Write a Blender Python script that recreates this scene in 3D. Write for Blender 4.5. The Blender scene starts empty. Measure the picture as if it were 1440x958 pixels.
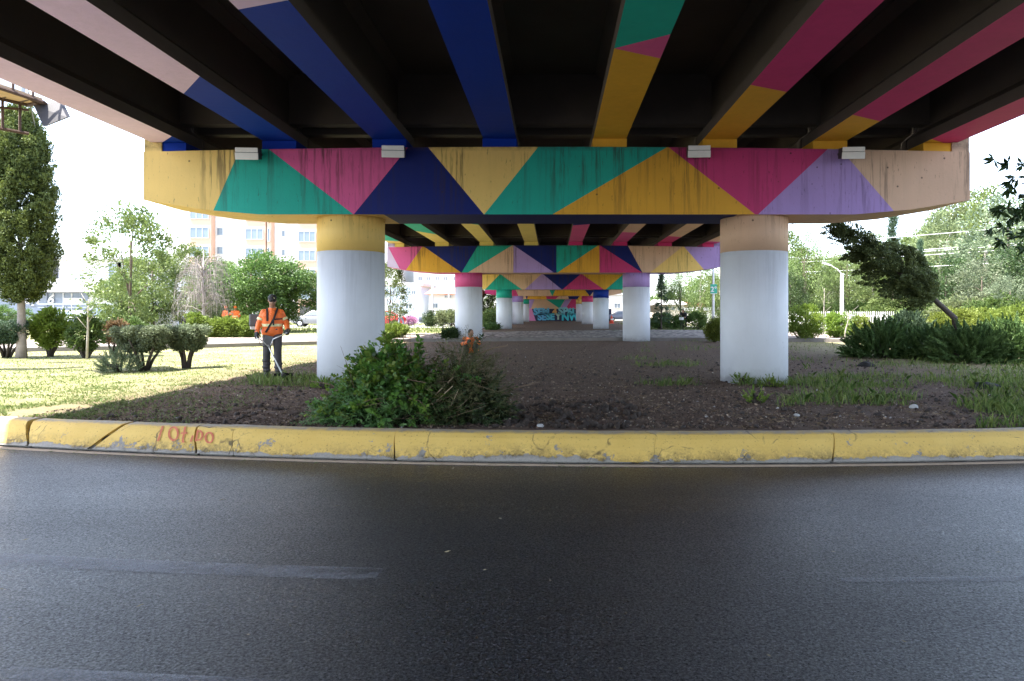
import bpy, bmesh, math, random
import numpy as np
from mathutils import Vector, Matrix, Euler, noise as mnoise
random.seed(7); RNG = np.random.default_rng(7)
PI = math.pi
SC = bpy.context.scene
COL = SC.collection
U0, V0, F, EYE = 777.0, 439.0, 960.0, 1.35
def P(u, v, D):                     # a point at distance D, for taking measurements off the photograph
    return Vector(((u-U0)*D/F, D, EYE+(V0-v)*D/F))
def GX(u, v):                       # ground point
    D = F*EYE/(v-V0); return ((u-U0)*D/F, D)

# ------------------------------------------------------------------ helpers
def tag(o, label=None, cat=None, group=None, kind=None):
    if label: o['label'] = label
    if cat: o['category'] = cat
    if group: o['group'] = group
    if kind: o['kind'] = kind
    return o
def empty(name, loc=(0,0,0), rz=0.0, label=None, cat=None, group=None):
    o = bpy.data.objects.new(name, None); COL.objects.link(o)
    o.location = loc; o.rotation_euler = (0,0,rz); o.empty_display_size = .2
    return tag(o, label, cat, group)
class MB:
    def __init__(s): s.v = []; s.f = []; s.m = []
    def add(s, vs, fs, m=0):
        b = len(s.v); s.v += [tuple(p) for p in vs]
        for f in fs: s.f.append(tuple(i+b for i in f)); s.m.append(m)
    def box(s, c, d, m=0, rot=None):
        x,y,z = d[0]/2, d[1]/2, d[2]/2
        vs = [Vector(p) for p in ((-x,-y,-z),(x,-y,-z),(x,y,-z),(-x,y,-z),(-x,-y,z),(x,-y,z),(x,y,z),(-x,y,z))]
        if rot is not None: vs = [rot @ p for p in vs]
        c = Vector(c); vs = [p+c for p in vs]
        s.add(vs, ((0,3,2,1),(4,5,6,7),(0,1,5,4),(1,2,6,5),(2,3,7,6),(3,0,4,7)), m)
    def b6(s, x0,x1,y0,y1,z0,z1, m=0):
        s.box(((x0+x1)/2,(y0+y1)/2,(z0+z1)/2),(x1-x0,y1-y0,z1-z0),m)
    def tube(s, pts, rad, n=8, m=0, cap=True):
        pts = [Vector(p) for p in pts]
        if not hasattr(rad,'__len__'): rad = [rad]*len(pts)
        b = len(s.v); ref = Vector((0,0,1)); prev=None
        for i,p in enumerate(pts):
            t = (pts[min(i+1,len(pts)-1)]-pts[max(i-1,0)]).normalized()
            if prev is None:
                a = t.cross(ref)
                if a.length < 1e-3: a = t.cross(Vector((1,0,0)))
            else:
                a = prev - t*prev.dot(t)
            a.normalize(); prev = a; c = t.cross(a)
            for k in range(n):
                q = 2*PI*k/n
                s.v.append(tuple(p + (a*math.cos(q)+c*math.sin(q))*rad[i]))
        for i in range(len(pts)-1):
            for k in range(n):
                k2=(k+1)%n
                s.f.append((b+i*n+k, b+i*n+k2, b+(i+1)*n+k2, b+(i+1)*n+k)); s.m.append(m)
        if cap:
            s.f.append(tuple(b+k for k in range(n))[::-1]); s.m.append(m)
            e=b+(len(pts)-1)*n
            s.f.append(tuple(e+k for k in range(n))); s.m.append(m)
    def lathe(s, prof, c=(0,0,0), n=32, m=0):        # prof [(r,z)]
        b=len(s.v)
        for r,z in prof:
            for k in range(n):
                q=2*PI*k/n; s.v.append((c[0]+r*math.cos(q), c[1]+r*math.sin(q), c[2]+z))
        for i in range(len(prof)-1):
            for k in range(n):
                k2=(k+1)%n
                s.f.append((b+i*n+k,b+i*n+k2,b+(i+1)*n+k2,b+(i+1)*n+k)); s.m.append(m)
        s.f.append(tuple(b+k for k in range(n))[::-1]); s.m.append(m)
        e=b+(len(prof)-1)*n; s.f.append(tuple(e+k for k in range(n))); s.m.append(m)
    def ell(s, c, r, n=16, k=10, m=0, rot=None):
        b=len(s.v); c=Vector(c); R=rot or Matrix.Identity(3)
        for i in range(k+1):
            th=PI*i/k
            for j in range(n):
                ph=2*PI*j/n
                p=Vector((r[0]*math.sin(th)*math.cos(ph), r[1]*math.sin(th)*math.sin(ph), r[2]*math.cos(th)))
                s.v.append(tuple(R@p+c))
        for i in range(k):
            for j in range(n):
                j2=(j+1)%n
                s.f.append((b+i*n+j,b+(i+1)*n+j,b+(i+1)*n+j2,b+i*n+j2)); s.m.append(m)
    def capsule(s, p0, p1, r0, r1, n=14):
        p0,p1=Vector(p0),Vector(p1); d=(p1-p0); L=max(d.length,1e-5); t=d/L
        pts=[];rad=[]
        for a in (-90,-60,-35,-15): pts.append(p0+t*r0*math.sin(math.radians(a))); rad.append(max(r0*math.cos(math.radians(a)),r0*.05))
        for a in (0,.5,1): pts.append(p0+d*a); rad.append(r0+(r1-r0)*a)
        for a in (15,35,60,90): pts.append(p1+t*r1*math.sin(math.radians(a))); rad.append(max(r1*math.cos(math.radians(a)),r1*.05))
        s.tube(pts,rad,n)
    def build(s, name, mats, parent=None, smooth=False, bevel=0):
        me=bpy.data.meshes.new(name); me.from_pydata(s.v,[],s.f); 
        if not isinstance(mats,(list,tuple)): mats=[mats]
        for q in mats: me.materials.append(q)
        if len(mats)>1: me.polygons.foreach_set('material_index', s.m)
        if smooth: me.polygons.foreach_set('use_smooth',[True]*len(s.f))
        me.update()
        o=bpy.data.objects.new(name,me); COL.objects.link(o)
        if parent: o.parent=parent
        if bevel:
            b=o.modifiers.new('b','BEVEL'); b.width=bevel; b.segments=2; b.limit_method='ANGLE'
        return o
def np_mesh(name, V, nper, mat, rnd=None):
    """V (N,nper,3) faces with private vertices; rnd per-face value."""
    N=V.shape[0]; me=bpy.data.meshes.new(name)
    me.vertices.add(N*nper); me.vertices.foreach_set('co', np.ascontiguousarray(V,dtype=np.float32).ravel())
    me.loops.add(N*nper); me.loops.foreach_set('vertex_index', np.arange(N*nper,dtype=np.int32))
    me.polygons.add(N); me.polygons.foreach_set('loop_start', np.arange(N,dtype=np.int32)*nper)
    me.materials.append(mat)
    if rnd is not None:
        a=me.attributes.new('rnd','FLOAT','FACE'); a.data.foreach_set('value', np.asarray(rnd,dtype=np.float32))
    me.update(calc_edges=True); me.validate()
    return me
def ob(name, me, parent=None):
    o=bpy.data.objects.new(name,me); COL.objects.link(o)
    if parent: o.parent=parent
    return o

# ------------------------------------------------------------------ materials
MATS={}
def nodes(name):
    m=bpy.data.materials.new(name); m.use_nodes=True
    nt=m.node_tree; return m,nt,nt.nodes,nt.links,nt.nodes['Principled BSDF']
def lin(r,g,b): return (r,g,b,1)
def N_(nt,t,**kw):
    n=nt.nodes.new(t)
    for k,v in kw.items(): setattr(n,k,v)
    return n
def noise_node(nt, scale, detail=4, rough=.6, vec=None, dist=0):
    n=N_(nt,'ShaderNodeTexNoise'); n.inputs['Scale'].default_value=scale; n.inputs['Detail'].default_value=detail
    n.inputs['Roughness'].default_value=rough; n.inputs['Distortion'].default_value=dist
    if vec is not None: nt.links.new(vec,n.inputs['Vector'])
    return n.outputs['Fac']
def ramp(nt, fac, stops):
    r=N_(nt,'ShaderNodeValToRGB'); nt.links.new(fac,r.inputs['Fac'])
    e=r.color_ramp.elements
    while len(e)<len(stops): e.new(.5)
    for i,(p,c) in enumerate(stops):
        e[i].position=p; e[i].color=c if hasattr(c,'__len__') else (c,c,c,1)
    return r.outputs['Color']
def mix(nt, fac, a, b, mode='MIX'):
    n=N_(nt,'ShaderNodeMix',data_type='RGBA',blend_type=mode)
    for s,val in ((n.inputs[0],fac),(n.inputs[6],a),(n.inputs[7],b)):
        if hasattr(val,'is_linked') or hasattr(val,'links'): nt.links.new(val,s)
        else: s.default_value = val
    return n.outputs[2]
def math_(nt, op, a, b=0.0, clamp=False):
    n=N_(nt,'ShaderNodeMath',operation=op,use_clamp=clamp)
    for s,val in ((n.inputs[0],a),(n.inputs[1],b)):
        if hasattr(val,'links'): nt.links.new(val,s)
        else: s.default_value=val
    return n.outputs[0]
def objco(nt): return N_(nt,'ShaderNodeTexCoord').outputs['Object']
def scaled(nt, vec, sc):
    n=N_(nt,'ShaderNodeMapping'); nt.links.new(vec,n.inputs['Vector']); n.inputs['Scale'].default_value=sc
    return n.outputs['Vector']
def bump(nt, h, strength, dist, b):
    n=N_(nt,'ShaderNodeBump'); n.inputs['Strength'].default_value=strength; n.inputs['Distance'].default_value=dist
    nt.links.new(h,n.inputs['Height']); nt.links.new(n.outputs['Normal'],b.inputs['Normal'])

def plain(name, col, rough=.6, metal=0, var=.15, scale=6, bmp=0, spec=None):
    if name in MATS: return MATS[name]
    m,nt,ns,lk,b=nodes(name)
    vec=objco(nt)
    f=noise_node(nt,scale,5,.6,vec)
    c=mix(nt,f,tuple(x*(1-var) for x in col)+(1,),tuple(min(1,x*(1+var)) for x in col)+(1,))
    lk.new(c,b.inputs['Base Color']); b.inputs['Roughness'].default_value=rough; b.inputs['Metallic'].default_value=metal
    if spec is not None: b.inputs['Specular IOR Level'].default_value=spec
    if bmp: bump(nt,noise_node(nt,scale*6,4,.6,vec),.5,bmp,b)
    MATS[name]=m; return m

def mural(name, col, streak=1.0, ztop=4.43, spec=.25):
    """painted concrete: drip stains below the top edge, tie holes, faint board marks"""
    if name in MATS: return MATS[name]
    m,nt,ns,lk,b=nodes(name); vec=objco(nt)
    sx=N_(nt,'ShaderNodeSeparateXYZ'); lk.new(vec,sx.inputs[0])
    vst=scaled(nt,vec,(1,1,.05))
    f1=noise_node(nt,9,5,.75,vst)
    f2=noise_node(nt,1.1,2,.5,vst)
    vfine=scaled(nt,vec,(1,1,.22)); f3=noise_node(nt,26,4,.75,vfine)
    topd=math_(nt,'SUBTRACT',ztop,sx.outputs['Z'])
    fade=math_(nt,'SUBTRACT',1.0,math_(nt,'MULTIPLY',topd,.55),True)
    drip=math_(nt,'MULTIPLY',ramp(nt,f1,[(.50,0),(.60,1)]),ramp(nt,f2,[(.44,0.06),(.60,1)]))
    drip=math_(nt,'MULTIPLY',math_(nt,'MULTIPLY',drip,fade),.8*streak)
    fine=math_(nt,'MULTIPLY',ramp(nt,f3,[(.63,0),(.70,1)]),.55*streak)
    edge=math_(nt,'MULTIPLY',ramp(nt,topd,[(.0,1),(.09,0)]),ramp(nt,noise_node(nt,7,4,.7,vec),[(.35,.2),(.65,1)]))
    vo=N_(nt,'ShaderNodeTexVoronoi'); lk.new(vec,vo.inputs['Vector']); vo.inputs['Scale'].default_value=2.6
    hole=math_(nt,'MULTIPLY',ramp(nt,vo.outputs['Distance'],[(.035,1),(.06,0)]),.8*streak)
    foot=math_(nt,'MULTIPLY',ramp(nt,math_(nt,'ADD',sx.outputs['Z'],math_(nt,'MULTIPLY',math_(nt,'SUBTRACT',noise_node(nt,5,6,.75,vec),.5),.5)),[(.02,.75),(.12,.25),(.30,0)]),.6)
    fine=math_(nt,'MAXIMUM',fine,foot)
    dirt=math_(nt,'MAXIMUM',math_(nt,'MAXIMUM',drip,fine),math_(nt,'MAXIMUM',hole,math_(nt,'MULTIPLY',edge,.7*streak)),True)
    f4=noise_node(nt,1.3,4,.6,vec)
    base=mix(nt,f4,tuple(x*.86 for x in col)+(1,),tuple(min(1,x*1.1) for x in col)+(1,))
    lk.new(mix(nt,dirt,base,(.035,.022,.014,1)),b.inputs['Base Color'])
    b.inputs['Roughness'].default_value=.62; b.inputs['Specular IOR Level'].default_value=spec
    bump(nt,math_(nt,'ADD',noise_node(nt,30,4,.6,vec),math_(nt,'MULTIPLY',noise_node(nt,4,1,.5,scaled(nt,vec,(1.5,1.5,.01))),1.5)),.25,.01,b)
    MATS[name]=m; return m

CC=dict(Y=(.78,.53,.16),T=(.014,.36,.27),P=(.62,.10,.26),N=(.003,.012,.13),O=(.68,.35,.035),M=(.54,.045,.17),
        L=(.40,.27,.57),C=(.64,.42,.28),W=(.62,.50,.66),K=(.70,.49,.68),B=(.003,.03,.27))
def mu(k): return mural('mural_paint_'+k, CC[k])
def gp(k): return mural('girder_paint_'+k, tuple(min(.8,c*1.22) for c in CC[k]), .12, 4.43, .1)
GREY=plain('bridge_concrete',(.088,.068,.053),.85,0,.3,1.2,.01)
WHITEP=mural('white_column_paint',(.66,.68,.72),.16,2.5)

def foliage(name, a, b_, rough=.55, trans=.35):
    if name in MATS: return MATS[name]
    m,nt,ns,lk,b=nodes(name)
    at=N_(nt,'ShaderNodeAttribute'); at.attribute_name='rnd'
    oi=N_(nt,'ShaderNodeObjectInfo')
    c=mix(nt,at.outputs['Fac'],a+(1,),b_+(1,))
    hs=N_(nt,'ShaderNodeHueSaturation'); lk.new(c,hs.inputs['Color'])
    lk.new(math_(nt,'ADD',math_(nt,'MULTIPLY',oi.outputs['Random'],.03),.485),hs.inputs['Hue'])
    lk.new(math_(nt,'ADD',math_(nt,'MULTIPLY',oi.outputs['Random'],.3),.85),hs.inputs['Value'])
    c=hs.outputs['Color']
    lk.new(c,b.inputs['Base Color']); b.inputs['Roughness'].default_value=rough; b.inputs['Specular IOR Level'].default_value=.3
    t=N_(nt,'ShaderNodeBsdfTranslucent'); lk.new(c,t.inputs['Color'])
    ms=N_(nt,'ShaderNodeMixShader'); ms.inputs[0].default_value=trans
    lk.new(b.outputs[0],ms.inputs[1]); lk.new(t.outputs[0],ms.inputs[2])
    lk.new(ms.outputs[0],ns['Material Output'].inputs['Surface'])
    MATS[name]=m; return m

# ------------------------------------------------------------------ kerb line
CX,CY,KR,ROADZ = 1.5,41.1,34.0,-.235
def kerb_y(x, R=KR):
    t=min(max(x-CX,-24),24); y=CY-math.sqrt(R*R-t*t)
    e=abs(x-CX)-24
    return y+(e if e>0 else 0)
def karc(a, d, z):                   # a = angle, d = inward offset from the kerb foot
    r=KR-d; return Vector((CX+r*math.sin(a), CY-r*math.cos(a), z))
KPROF=[(.045,-.30),(.045,-.222),(0,-.212),(.012,-.19),(.06,-.08),(.115,.005),(.165,.045),(.23,.06),(.33,.058),(.35,-.06)]
def kerb_face(a, z):
    for (d0,z0),(d1,z1) in zip(KPROF[1:],KPROF[2:]):
        if z0<=z<=z1:
            t=(z-z0)/(z1-z0+1e-9); return karc(a,d0+(d1-d0)*t,z)
    return karc(a,.2,.06)
def aX(x): return math.asin((x-CX)/KR)
# ------------------------------------------------------------------ GROUND, ROAD, KERB
def ground_mat():
    m,nt,ns,lk,b=nodes('ground_soil_and_lawn'); vec=objco(nt)
    sx=N_(nt,'ShaderNodeSeparateXYZ'); lk.new(vec,sx.inputs[0])
    n1=noise_node(nt,.9,6,.65,vec); n2=noise_node(nt,7,6,.7,vec); n3=noise_node(nt,45,5,.75,vec); n4=noise_node(nt,.35,3,.5,vec)
    soil=mix(nt,n2,(.062,.041,.029,1),(.19,.13,.092,1))
    soil=mix(nt,ramp(nt,n3,[(.5,0),(.72,.8)]),soil,(.20,.155,.12,1))
    soil=mix(nt,ramp(nt,n1,[(.55,0),(.72,.55)]),soil,(.15,.10,.058,1))
    lawn=mix(nt,ramp(nt,n1,[(.35,0),(.65,1)]),(.17,.18,.075,1),(.28,.25,.15,1))
    lawn=mix(nt,ramp(nt,n2,[(.45,0),(.7,.7)]),lawn,(.11,.14,.035,1))
    lawn=mix(nt,ramp(nt,n3,[(.5,0),(.75,.6)]),lawn,(.30,.25,.15,1))
    # soil under the bridge, lawn outside, with an uneven border
    wob=math_(nt,'MULTIPLY',math_(nt,'SUBTRACT',n4,.5),2.2)
    wob2=math_(nt,'MULTIPLY',math_(nt,'SUBTRACT',n1,.5),2.6)
    x=math_(nt,'ADD',math_(nt,'ADD',sx.outputs['X'],wob),wob2)
    left=ramp(nt,math_(nt,'MULTIPLY',math_(nt,'ADD',x,6.0),-.5),[(0,0),(1,1)])
    right=ramp(nt,math_(nt,'MULTIPLY',math_(nt,'SUBTRACT',x,7.4),.12),[(0,0),(.35,.55),(1,1)])
    far=ramp(nt,math_(nt,'MULTIPLY',math_(nt,'SUBTRACT',sx.outputs['Y'],60),.05),[(0,0),(1,0)])
    lk.new(mix(nt,math_(nt,'MAXIMUM',left,right),soil,lawn),b.inputs['Base Color'])
    b.inputs['Roughness'].default_value=.95; b.inputs['Specular IOR Level'].default_value=.15
    bump(nt,math_(nt,'ADD',n3,n2),.9,.03,b)
    return m
def gz(x,y):
    """height of the median ground"""
    d=y-kerb_y(x)
    near=max(0,1-d/3.0)
    z=.02*near
    amp=.05 if d<14 else .03
    if y<45:
        z+=amp*(mnoise.noise(Vector((x*.7,y*.7,3)))*.6+mnoise.noise(Vector((x*2.3,y*2.3,9)))*.35)*min(1,max(0,(d-.3)/1.2))
        if d<6 and d>.25: z+=.028*mnoise.noise(Vector((x*6,y*6,1)))*min(1,(d-.25)*2)
    z-=.012
    return z
xs=np.unique(np.concatenate([np.linspace(-400,-60,8),np.linspace(-60,-14,40),np.linspace(-14,14,330),np.linspace(14,60,40),np.linspace(60,400,8)]))
ds=np.concatenate([np.arange(.30,4,.055),np.arange(4,12,.13),np.arange(12,40,.6),np.arange(40,110,4),np.array([120,160,240,400,800])])
gv=[];gf=[]
for d in ds:
    for x in xs:
        y=kerb_y(x)+d; gv.append((x,y,gz(x,y)))
nx=len(xs)
for j in range(len(ds)-1):
    for i in range(nx-1):
        a=j*nx+i; gf.append((a,a+1,a+nx+1,a+nx))
me=bpy.data.meshes.new('ground'); me.from_pydata(gv,[],gf); me.materials.append(ground_mat())
me.polygons.foreach_set('use_smooth',[True]*len(gf)); me.update()
tag(ob('ground',me),kind='structure')

def asphalt():
    m,nt,ns,lk,b=nodes('asphalt'); vec=objco(nt)
    vo=N_(nt,'ShaderNodeTexVoronoi'); lk.new(vec,vo.inputs['Vector']); vo.inputs['Scale'].default_value=95
    sc=N_(nt,'ShaderNodeSeparateColor'); lk.new(vo.outputs['Color'],sc.inputs[0])
    n1=noise_node(nt,110,3,.8,vec); n2=noise_node(nt,.55,5,.6,scaled(nt,vec,(.35,1.4,1))); n3=noise_node(nt,7,6,.75,scaled(nt,vec,(.3,1,1)))
    c=mix(nt,ramp(nt,sc.outputs[0],[(.1,0),(.95,1)]),(.006,.007,.010,1),(.038,.041,.052,1))
    c=mix(nt,ramp(nt,sc.outputs[1],[(.88,0),(.94,.9)]),c,(.13,.13,.145,1))
    c=mix(nt,ramp(nt,n2,[(.42,0),(.66,.5)]),c,(.020,.021,.025,1))
    c=mix(nt,ramp(nt,vo.outputs['Distance'],[(.42,0),(.62,.85)]),c,(.003,.003,.004,1))
    c=mix(nt,ramp(nt,n3,[(.53,0),(.65,.8)]),c,(.008,.008,.010,1))
    nd=noise_node(nt,60,6,.85,vec); c=mix(nt,ramp(nt,nd,[(.38,.95),(.50,0)]),c,(.003,.003,.004,1))
    c=mix(nt,ramp(nt,nd,[(.54,0),(.66,.9)]),c,(.10,.104,.12,1))
    cr=N_(nt,'ShaderNodeTexVoronoi',feature='DISTANCE_TO_EDGE'); cr.inputs['Scale'].default_value=.42
    cv=N_(nt,'ShaderNodeVectorMath',operation='ADD'); lk.new(vec,cv.inputs[0]); cn=N_(nt,'ShaderNodeTexNoise'); lk.new(vec,cn.inputs['Vector']); cn.inputs['Scale'].default_value=2.2; cn.inputs['Detail'].default_value=6
    lk.new(cn.outputs['Color'],cv.inputs[1]); lk.new(cv.outputs[0],cr.inputs['Vector'])
    lk.new(ramp(nt,nd,[(.40,.12),(.56,1)]),b.inputs['Specular IOR Level'])
    ck=math_(nt,'MULTIPLY',ramp(nt,cr.outputs['Distance'],[(.0015,1),(.0045,0)]),ramp(nt,noise_node(nt,.7,3,.6,vec),[(.52,0),(.62,.8)]))
    c=mix(nt,ck,c,(.002,.002,.003,1))
    lk.new(c,b.inputs['Base Color'])
    r=math_(nt,'ADD',math_(nt,'MULTIPLY',n2,.30),.14); r=math_(nt,'ADD',r,math_(nt,'MULTIPLY',sc.outputs[2],.26)); lk.new(r,b.inputs['Roughness'])
    b.inputs['Specular IOR Level'].default_value=.75
    nb=noise_node(nt,48,7,.85,vec)
    bump(nt,math_(nt,'ADD',nb,math_(nt,'MULTIPLY',n2,.6)),.42,.007,b)
    return m
rb=MB()
rx=[-400,-60,-14,14,60,400]; ry=[-300,-20,0,12,60,900]
rb.add([(x,y,ROADZ) for y in ry for x in rx],[(j*6+i,j*6+i+1,(j+1)*6+i+1,(j+1)*6+i) for j in range(5) for i in range(5)])
tag(rb.build('road',asphalt()),kind='structure')

def kerb_mat():
    m,nt,ns,lk,b=nodes('yellow_kerb_paint'); vec=objco(nt)
    sx=N_(nt,'ShaderNodeSeparateXYZ'); lk.new(vec,sx.inputs[0])
    n1=noise_node(nt,2.2,5,.65,vec); n2=noise_node(nt,9,6,.7,vec); n3=noise_node(nt,38,5,.7,vec); n0=noise_node(nt,.8,3,.6,vec)
    yel=mix(nt,n1,(.54,.33,.06,1),(.74,.52,.15,1))
    yel=mix(nt,ramp(nt,n3,[(.55,0),(.8,.5)]),yel,(.34,.21,.045,1))
    conc=mix(nt,n3,(.15,.135,.115,1),(.40,.37,.33,1))
    z=math_(nt,'ADD',sx.outputs['Z'],math_(nt,'MULTIPLY',math_(nt,'SUBTRACT',n2,.5),.13))
    z=math_(nt,'ADD',z,math_(nt,'MULTIPLY',math_(nt,'SUBTRACT',n0,.5),.17))
    low=ramp(nt,math_(nt,'MULTIPLY',math_(nt,'ADD',z,.30),3),[(.33,1),(.36,0)])       # bare concrete near the foot
    grime=ramp(nt,math_(nt,'MULTIPLY',math_(nt,'ADD',z,.30),3),[(.25,0),(.36,1),(.45,.7),(.75,0)])
    pn=math_(nt,'ADD',noise_node(nt,3.4,7,.75,vec),math_(nt,'MULTIPLY',sx.outputs['Z'],-.35))
    patch=ramp(nt,pn,[(.635,0),(.655,1)])
    top=ramp(nt,math_(nt,'ADD',sx.outputs['Z'],math_(nt,'MULTIPLY',n3,.006)),[(.0605,0),(.0625,1)])
    tp=ramp(nt,math_(nt,'ADD',sx.outputs['Z'],math_(nt,'MULTIPLY',math_(nt,'SUBTRACT',n2,.5),.05)),[(.046,0),(.062,.85)])
    bare=math_(nt,'MAXIMUM',math_(nt,'MAXIMUM',low,patch),tp)
    c=mix(nt,bare,yel,conc)
    g=math_(nt,'MULTIPLY',grime,ramp(nt,math_(nt,'ADD',math_(nt,'MULTIPLY',n2,.6),math_(nt,'MULTIPLY',n3,.4)),[(.42,0),(.56,1)]))
    g=math_(nt,'MULTIPLY',g,ramp(nt,n1,[(.36,.15),(.55,1)]))
    c=mix(nt,math_(nt,'MULTIPLY',g,.85),c,(.035,.028,.018,1))
    # hairline cracks and spots
    vo=N_(nt,'ShaderNodeTexVoronoi',feature='DISTANCE_TO_EDGE'); vo.inputs['Scale'].default_value=1.52
    dv=N_(nt,'ShaderNodeVectorMath',operation='ADD'); lk.new(vec,dv.inputs[0])
    nz=N_(nt,'ShaderNodeTexNoise'); lk.new(vec,nz.inputs['Vector']); nz.inputs['Scale'].default_value=4
    sc=N_(nt,'ShaderNodeVectorMath',operation='SCALE'); lk.new(nz.outputs['Color'],sc.inputs[0]); sc.inputs['Scale'].default_value=.25
    lk.new(sc.outputs[0],dv.inputs[1]); lk.new(dv.outputs[0],vo.inputs['Vector'])
    crack=math_(nt,'MULTIPLY',ramp(nt,vo.outputs['Distance'],[(.006,1),(.014,0)]),ramp(nt,n1,[(.5,0),(.6,.85)]))
    spot=math_(nt,'MULTIPLY',ramp(nt,n3,[(.62,0),(.68,1)]),.65)
    c=mix(nt,math_(nt,'MAXIMUM',crack,spot),c,(.05,.035,.02,1))
    foot=ramp(nt,math_(nt,'ADD',sx.outputs['Z'],math_(nt,'MULTIPLY',n2,.03)),[(-.0,0),(.0,0)])
    lk.new(c,b.inputs['Base Color']); b.inputs['Roughness'].default_value=.75
    bump(nt,math_(nt,'ADD',math_(nt,'MULTIPLY',bare,-1.5),n3),.5,.008,b)
    return m
KM=kerb_mat()
# joints (photo u on the face top / foot, gap)
def u2a(u, d, z):                      # angle where photo column u meets the ring at inward offset d
    k=(u-U0)/F; a=0
    for _ in range(40):
        p=karc(a,d,z); a+= (k*p.y-p.x)/KR
    return a
joints=[(46,39,.09,.025),(178,122,.05,.075),(279,276,.022,.03),(331,329,.004,.006),(557,555,.0012,.024),(1171,1170,.006,.022),(921,919,.002,.003)]
J=[(u2a(t,.2,.05),u2a(bt,.0,-.235),g0/KR,g1/KR) for t,bt,g0,g1 in joints]
J.sort()
kb=MB()
edges=[(-.78,-.78)]
for t,bt,g0,g1 in J: edges += [(t-g0/2,bt-g1/2),(t+g0/2,bt+g1/2)]
edges.append((.78,.78))
for k in range(0,len(edges),2):
    (t0,b0),(t1,b1)=edges[k],edges[k+1]
    n=max(3,int((t1-t0)*KR/.14)); m=len(KPROF); base=[]
    for i in range(n+1):
        s=i/n
        for d,z in KPROF:
            w=min(1,max(0,(z+.235)/.29)); a0=b0+(t0-b0)*w; a1=b1+(t1-b1)*w; a=a0+(a1-a0)*s
            nn=mnoise.noise(Vector((a*KR*3,z*7,2)))*.010+mnoise.noise(Vector((a*KR*11,z*20,5)))*.004
            if i in (0,n) and -.2<z<.06: nn+=.006+.012*abs(mnoise.noise(Vector((a*KR*9,z*40,7))))
            base.append(karc(a,d+(nn if -.23<z and d<.3 else 0),z+(nn*.5 if z>.03 else 0)))
    fs=[]
    for i in range(n):
        for j in range(m-1):
            a=i*m+j; fs.append((a,a+m,a+m+1,a+1))
    fs.append(tuple(range(m))[::-1]); fs.append(tuple(n*m+j for j in range(m)))
    kb.add(base,[f[::-1] for f in fs])
kerb=tag(kb.build('kerb',KM),kind='structure')
# dark packed earth that fills the joints from behind
cb=MB(); n=300; prof=[(.075,-.30),(.10,-.09),(.19,.0),(.32,.02),(.32,-.2)]
vs=[karc(-.77+1.54*i/n,d,z) for i in range(n+1) for d,z in prof]; m=len(prof)
cb.add(vs,[(i*m+j,i*m+j+1,(i+1)*m+j+1,(i+1)*m+j) for i in range(n) for j in range(m-1)])
cb.build('joint_earth',plain('joint_earth',(.03,.022,.016),.95),kerb)
# gutter strip at the kerb foot
gb=MB(); n=300; prof=[(-.12,ROADZ+.001),(-.105,ROADZ+.016),(-.05,ROADZ+.012),(-.035,ROADZ+.004)]
vs=[karc(-.77+1.54*i/n,d+.006*mnoise.noise(Vector((i*.7,d*50,0))),z) for i in range(n+1) for d,z in prof]; m=len(prof)
gb.add(vs,[(i*m+j,i*m+j+1,(i+1)*m+j+1,(i+1)*m+j)[::-1] for i in range(n) for j in range(m-1)])
tag(gb.build('gutter',plain('gutter_mortar',(.30,.23,.165),.9,0,.35,8,.006)),kind='structure')
# red hand-sprayed letters
RED=plain('red_spray_paint',(.55,.16,.08),.8,0,.3,30)
def to_face(u,v):
    best=None; a=u2a(u,.1,-.05)
    lo,hi=-.23,.05
    for _ in range(40):
        z=(lo+hi)/2; p=kerb_face(a,z); vv=V0+(EYE-p.z)*F/p.y
        if vv>v: lo=z
        else: hi=z
    a=u2a(u,0,z)
    for _ in range(30):
        p=kerb_face(a,z); a+=((u-U0)/F*p.y-p.x)/KR
    p=kerb_face(a,z); return p+Vector((0,-.010,.007))
def sprayed(strokes,w):
    b=MB()
    for st in strokes:
        pts=[to_face(*q) for q in st]
        for i in range(len(pts)):
            t=(pts[min(i+1,len(pts)-1)]-pts[max(i-1,0)]).normalized(); nrm=Vector((0,-.75,.66)); s=t.cross(nrm).normalized()*w/2
            b.v+= [tuple(pts[i]+s),tuple(pts[i]-s)]
        o=len(b.v)-2*len(pts)
        for i in range(len(pts)-1): b.f.append((o+2*i,o+2*i+1,o+2*i+3,o+2*i+2)); b.m.append(0)
    return b
def ring(cu,cv,ru,rv,n=18): return [(cu+ru*math.cos(2*PI*i/n),cv+rv*math.sin(2*PI*i/n)) for i in range(n+1)]
sp=sprayed([[(229.5,600),(227.5,606),(225,614),(222.5,621)],ring(244.5,610.5,6.3,9),
    [(244,618),(243.5,621)],[(261,601),(259.5,609),(258,617),(257.5,622),(260,622)],[(255,610),(264,609.5)],[(272,613),(270,618),(268.5,622)],
    [(279,605),(277,615),(276,621)],[(278.5,609),(282,606.5),(285,610),(285,615),(282,619),(278,619.5)],ring(294.8,616,5.2,7)],.022)
sp.build('red_writing',RED,kerb)

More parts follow.
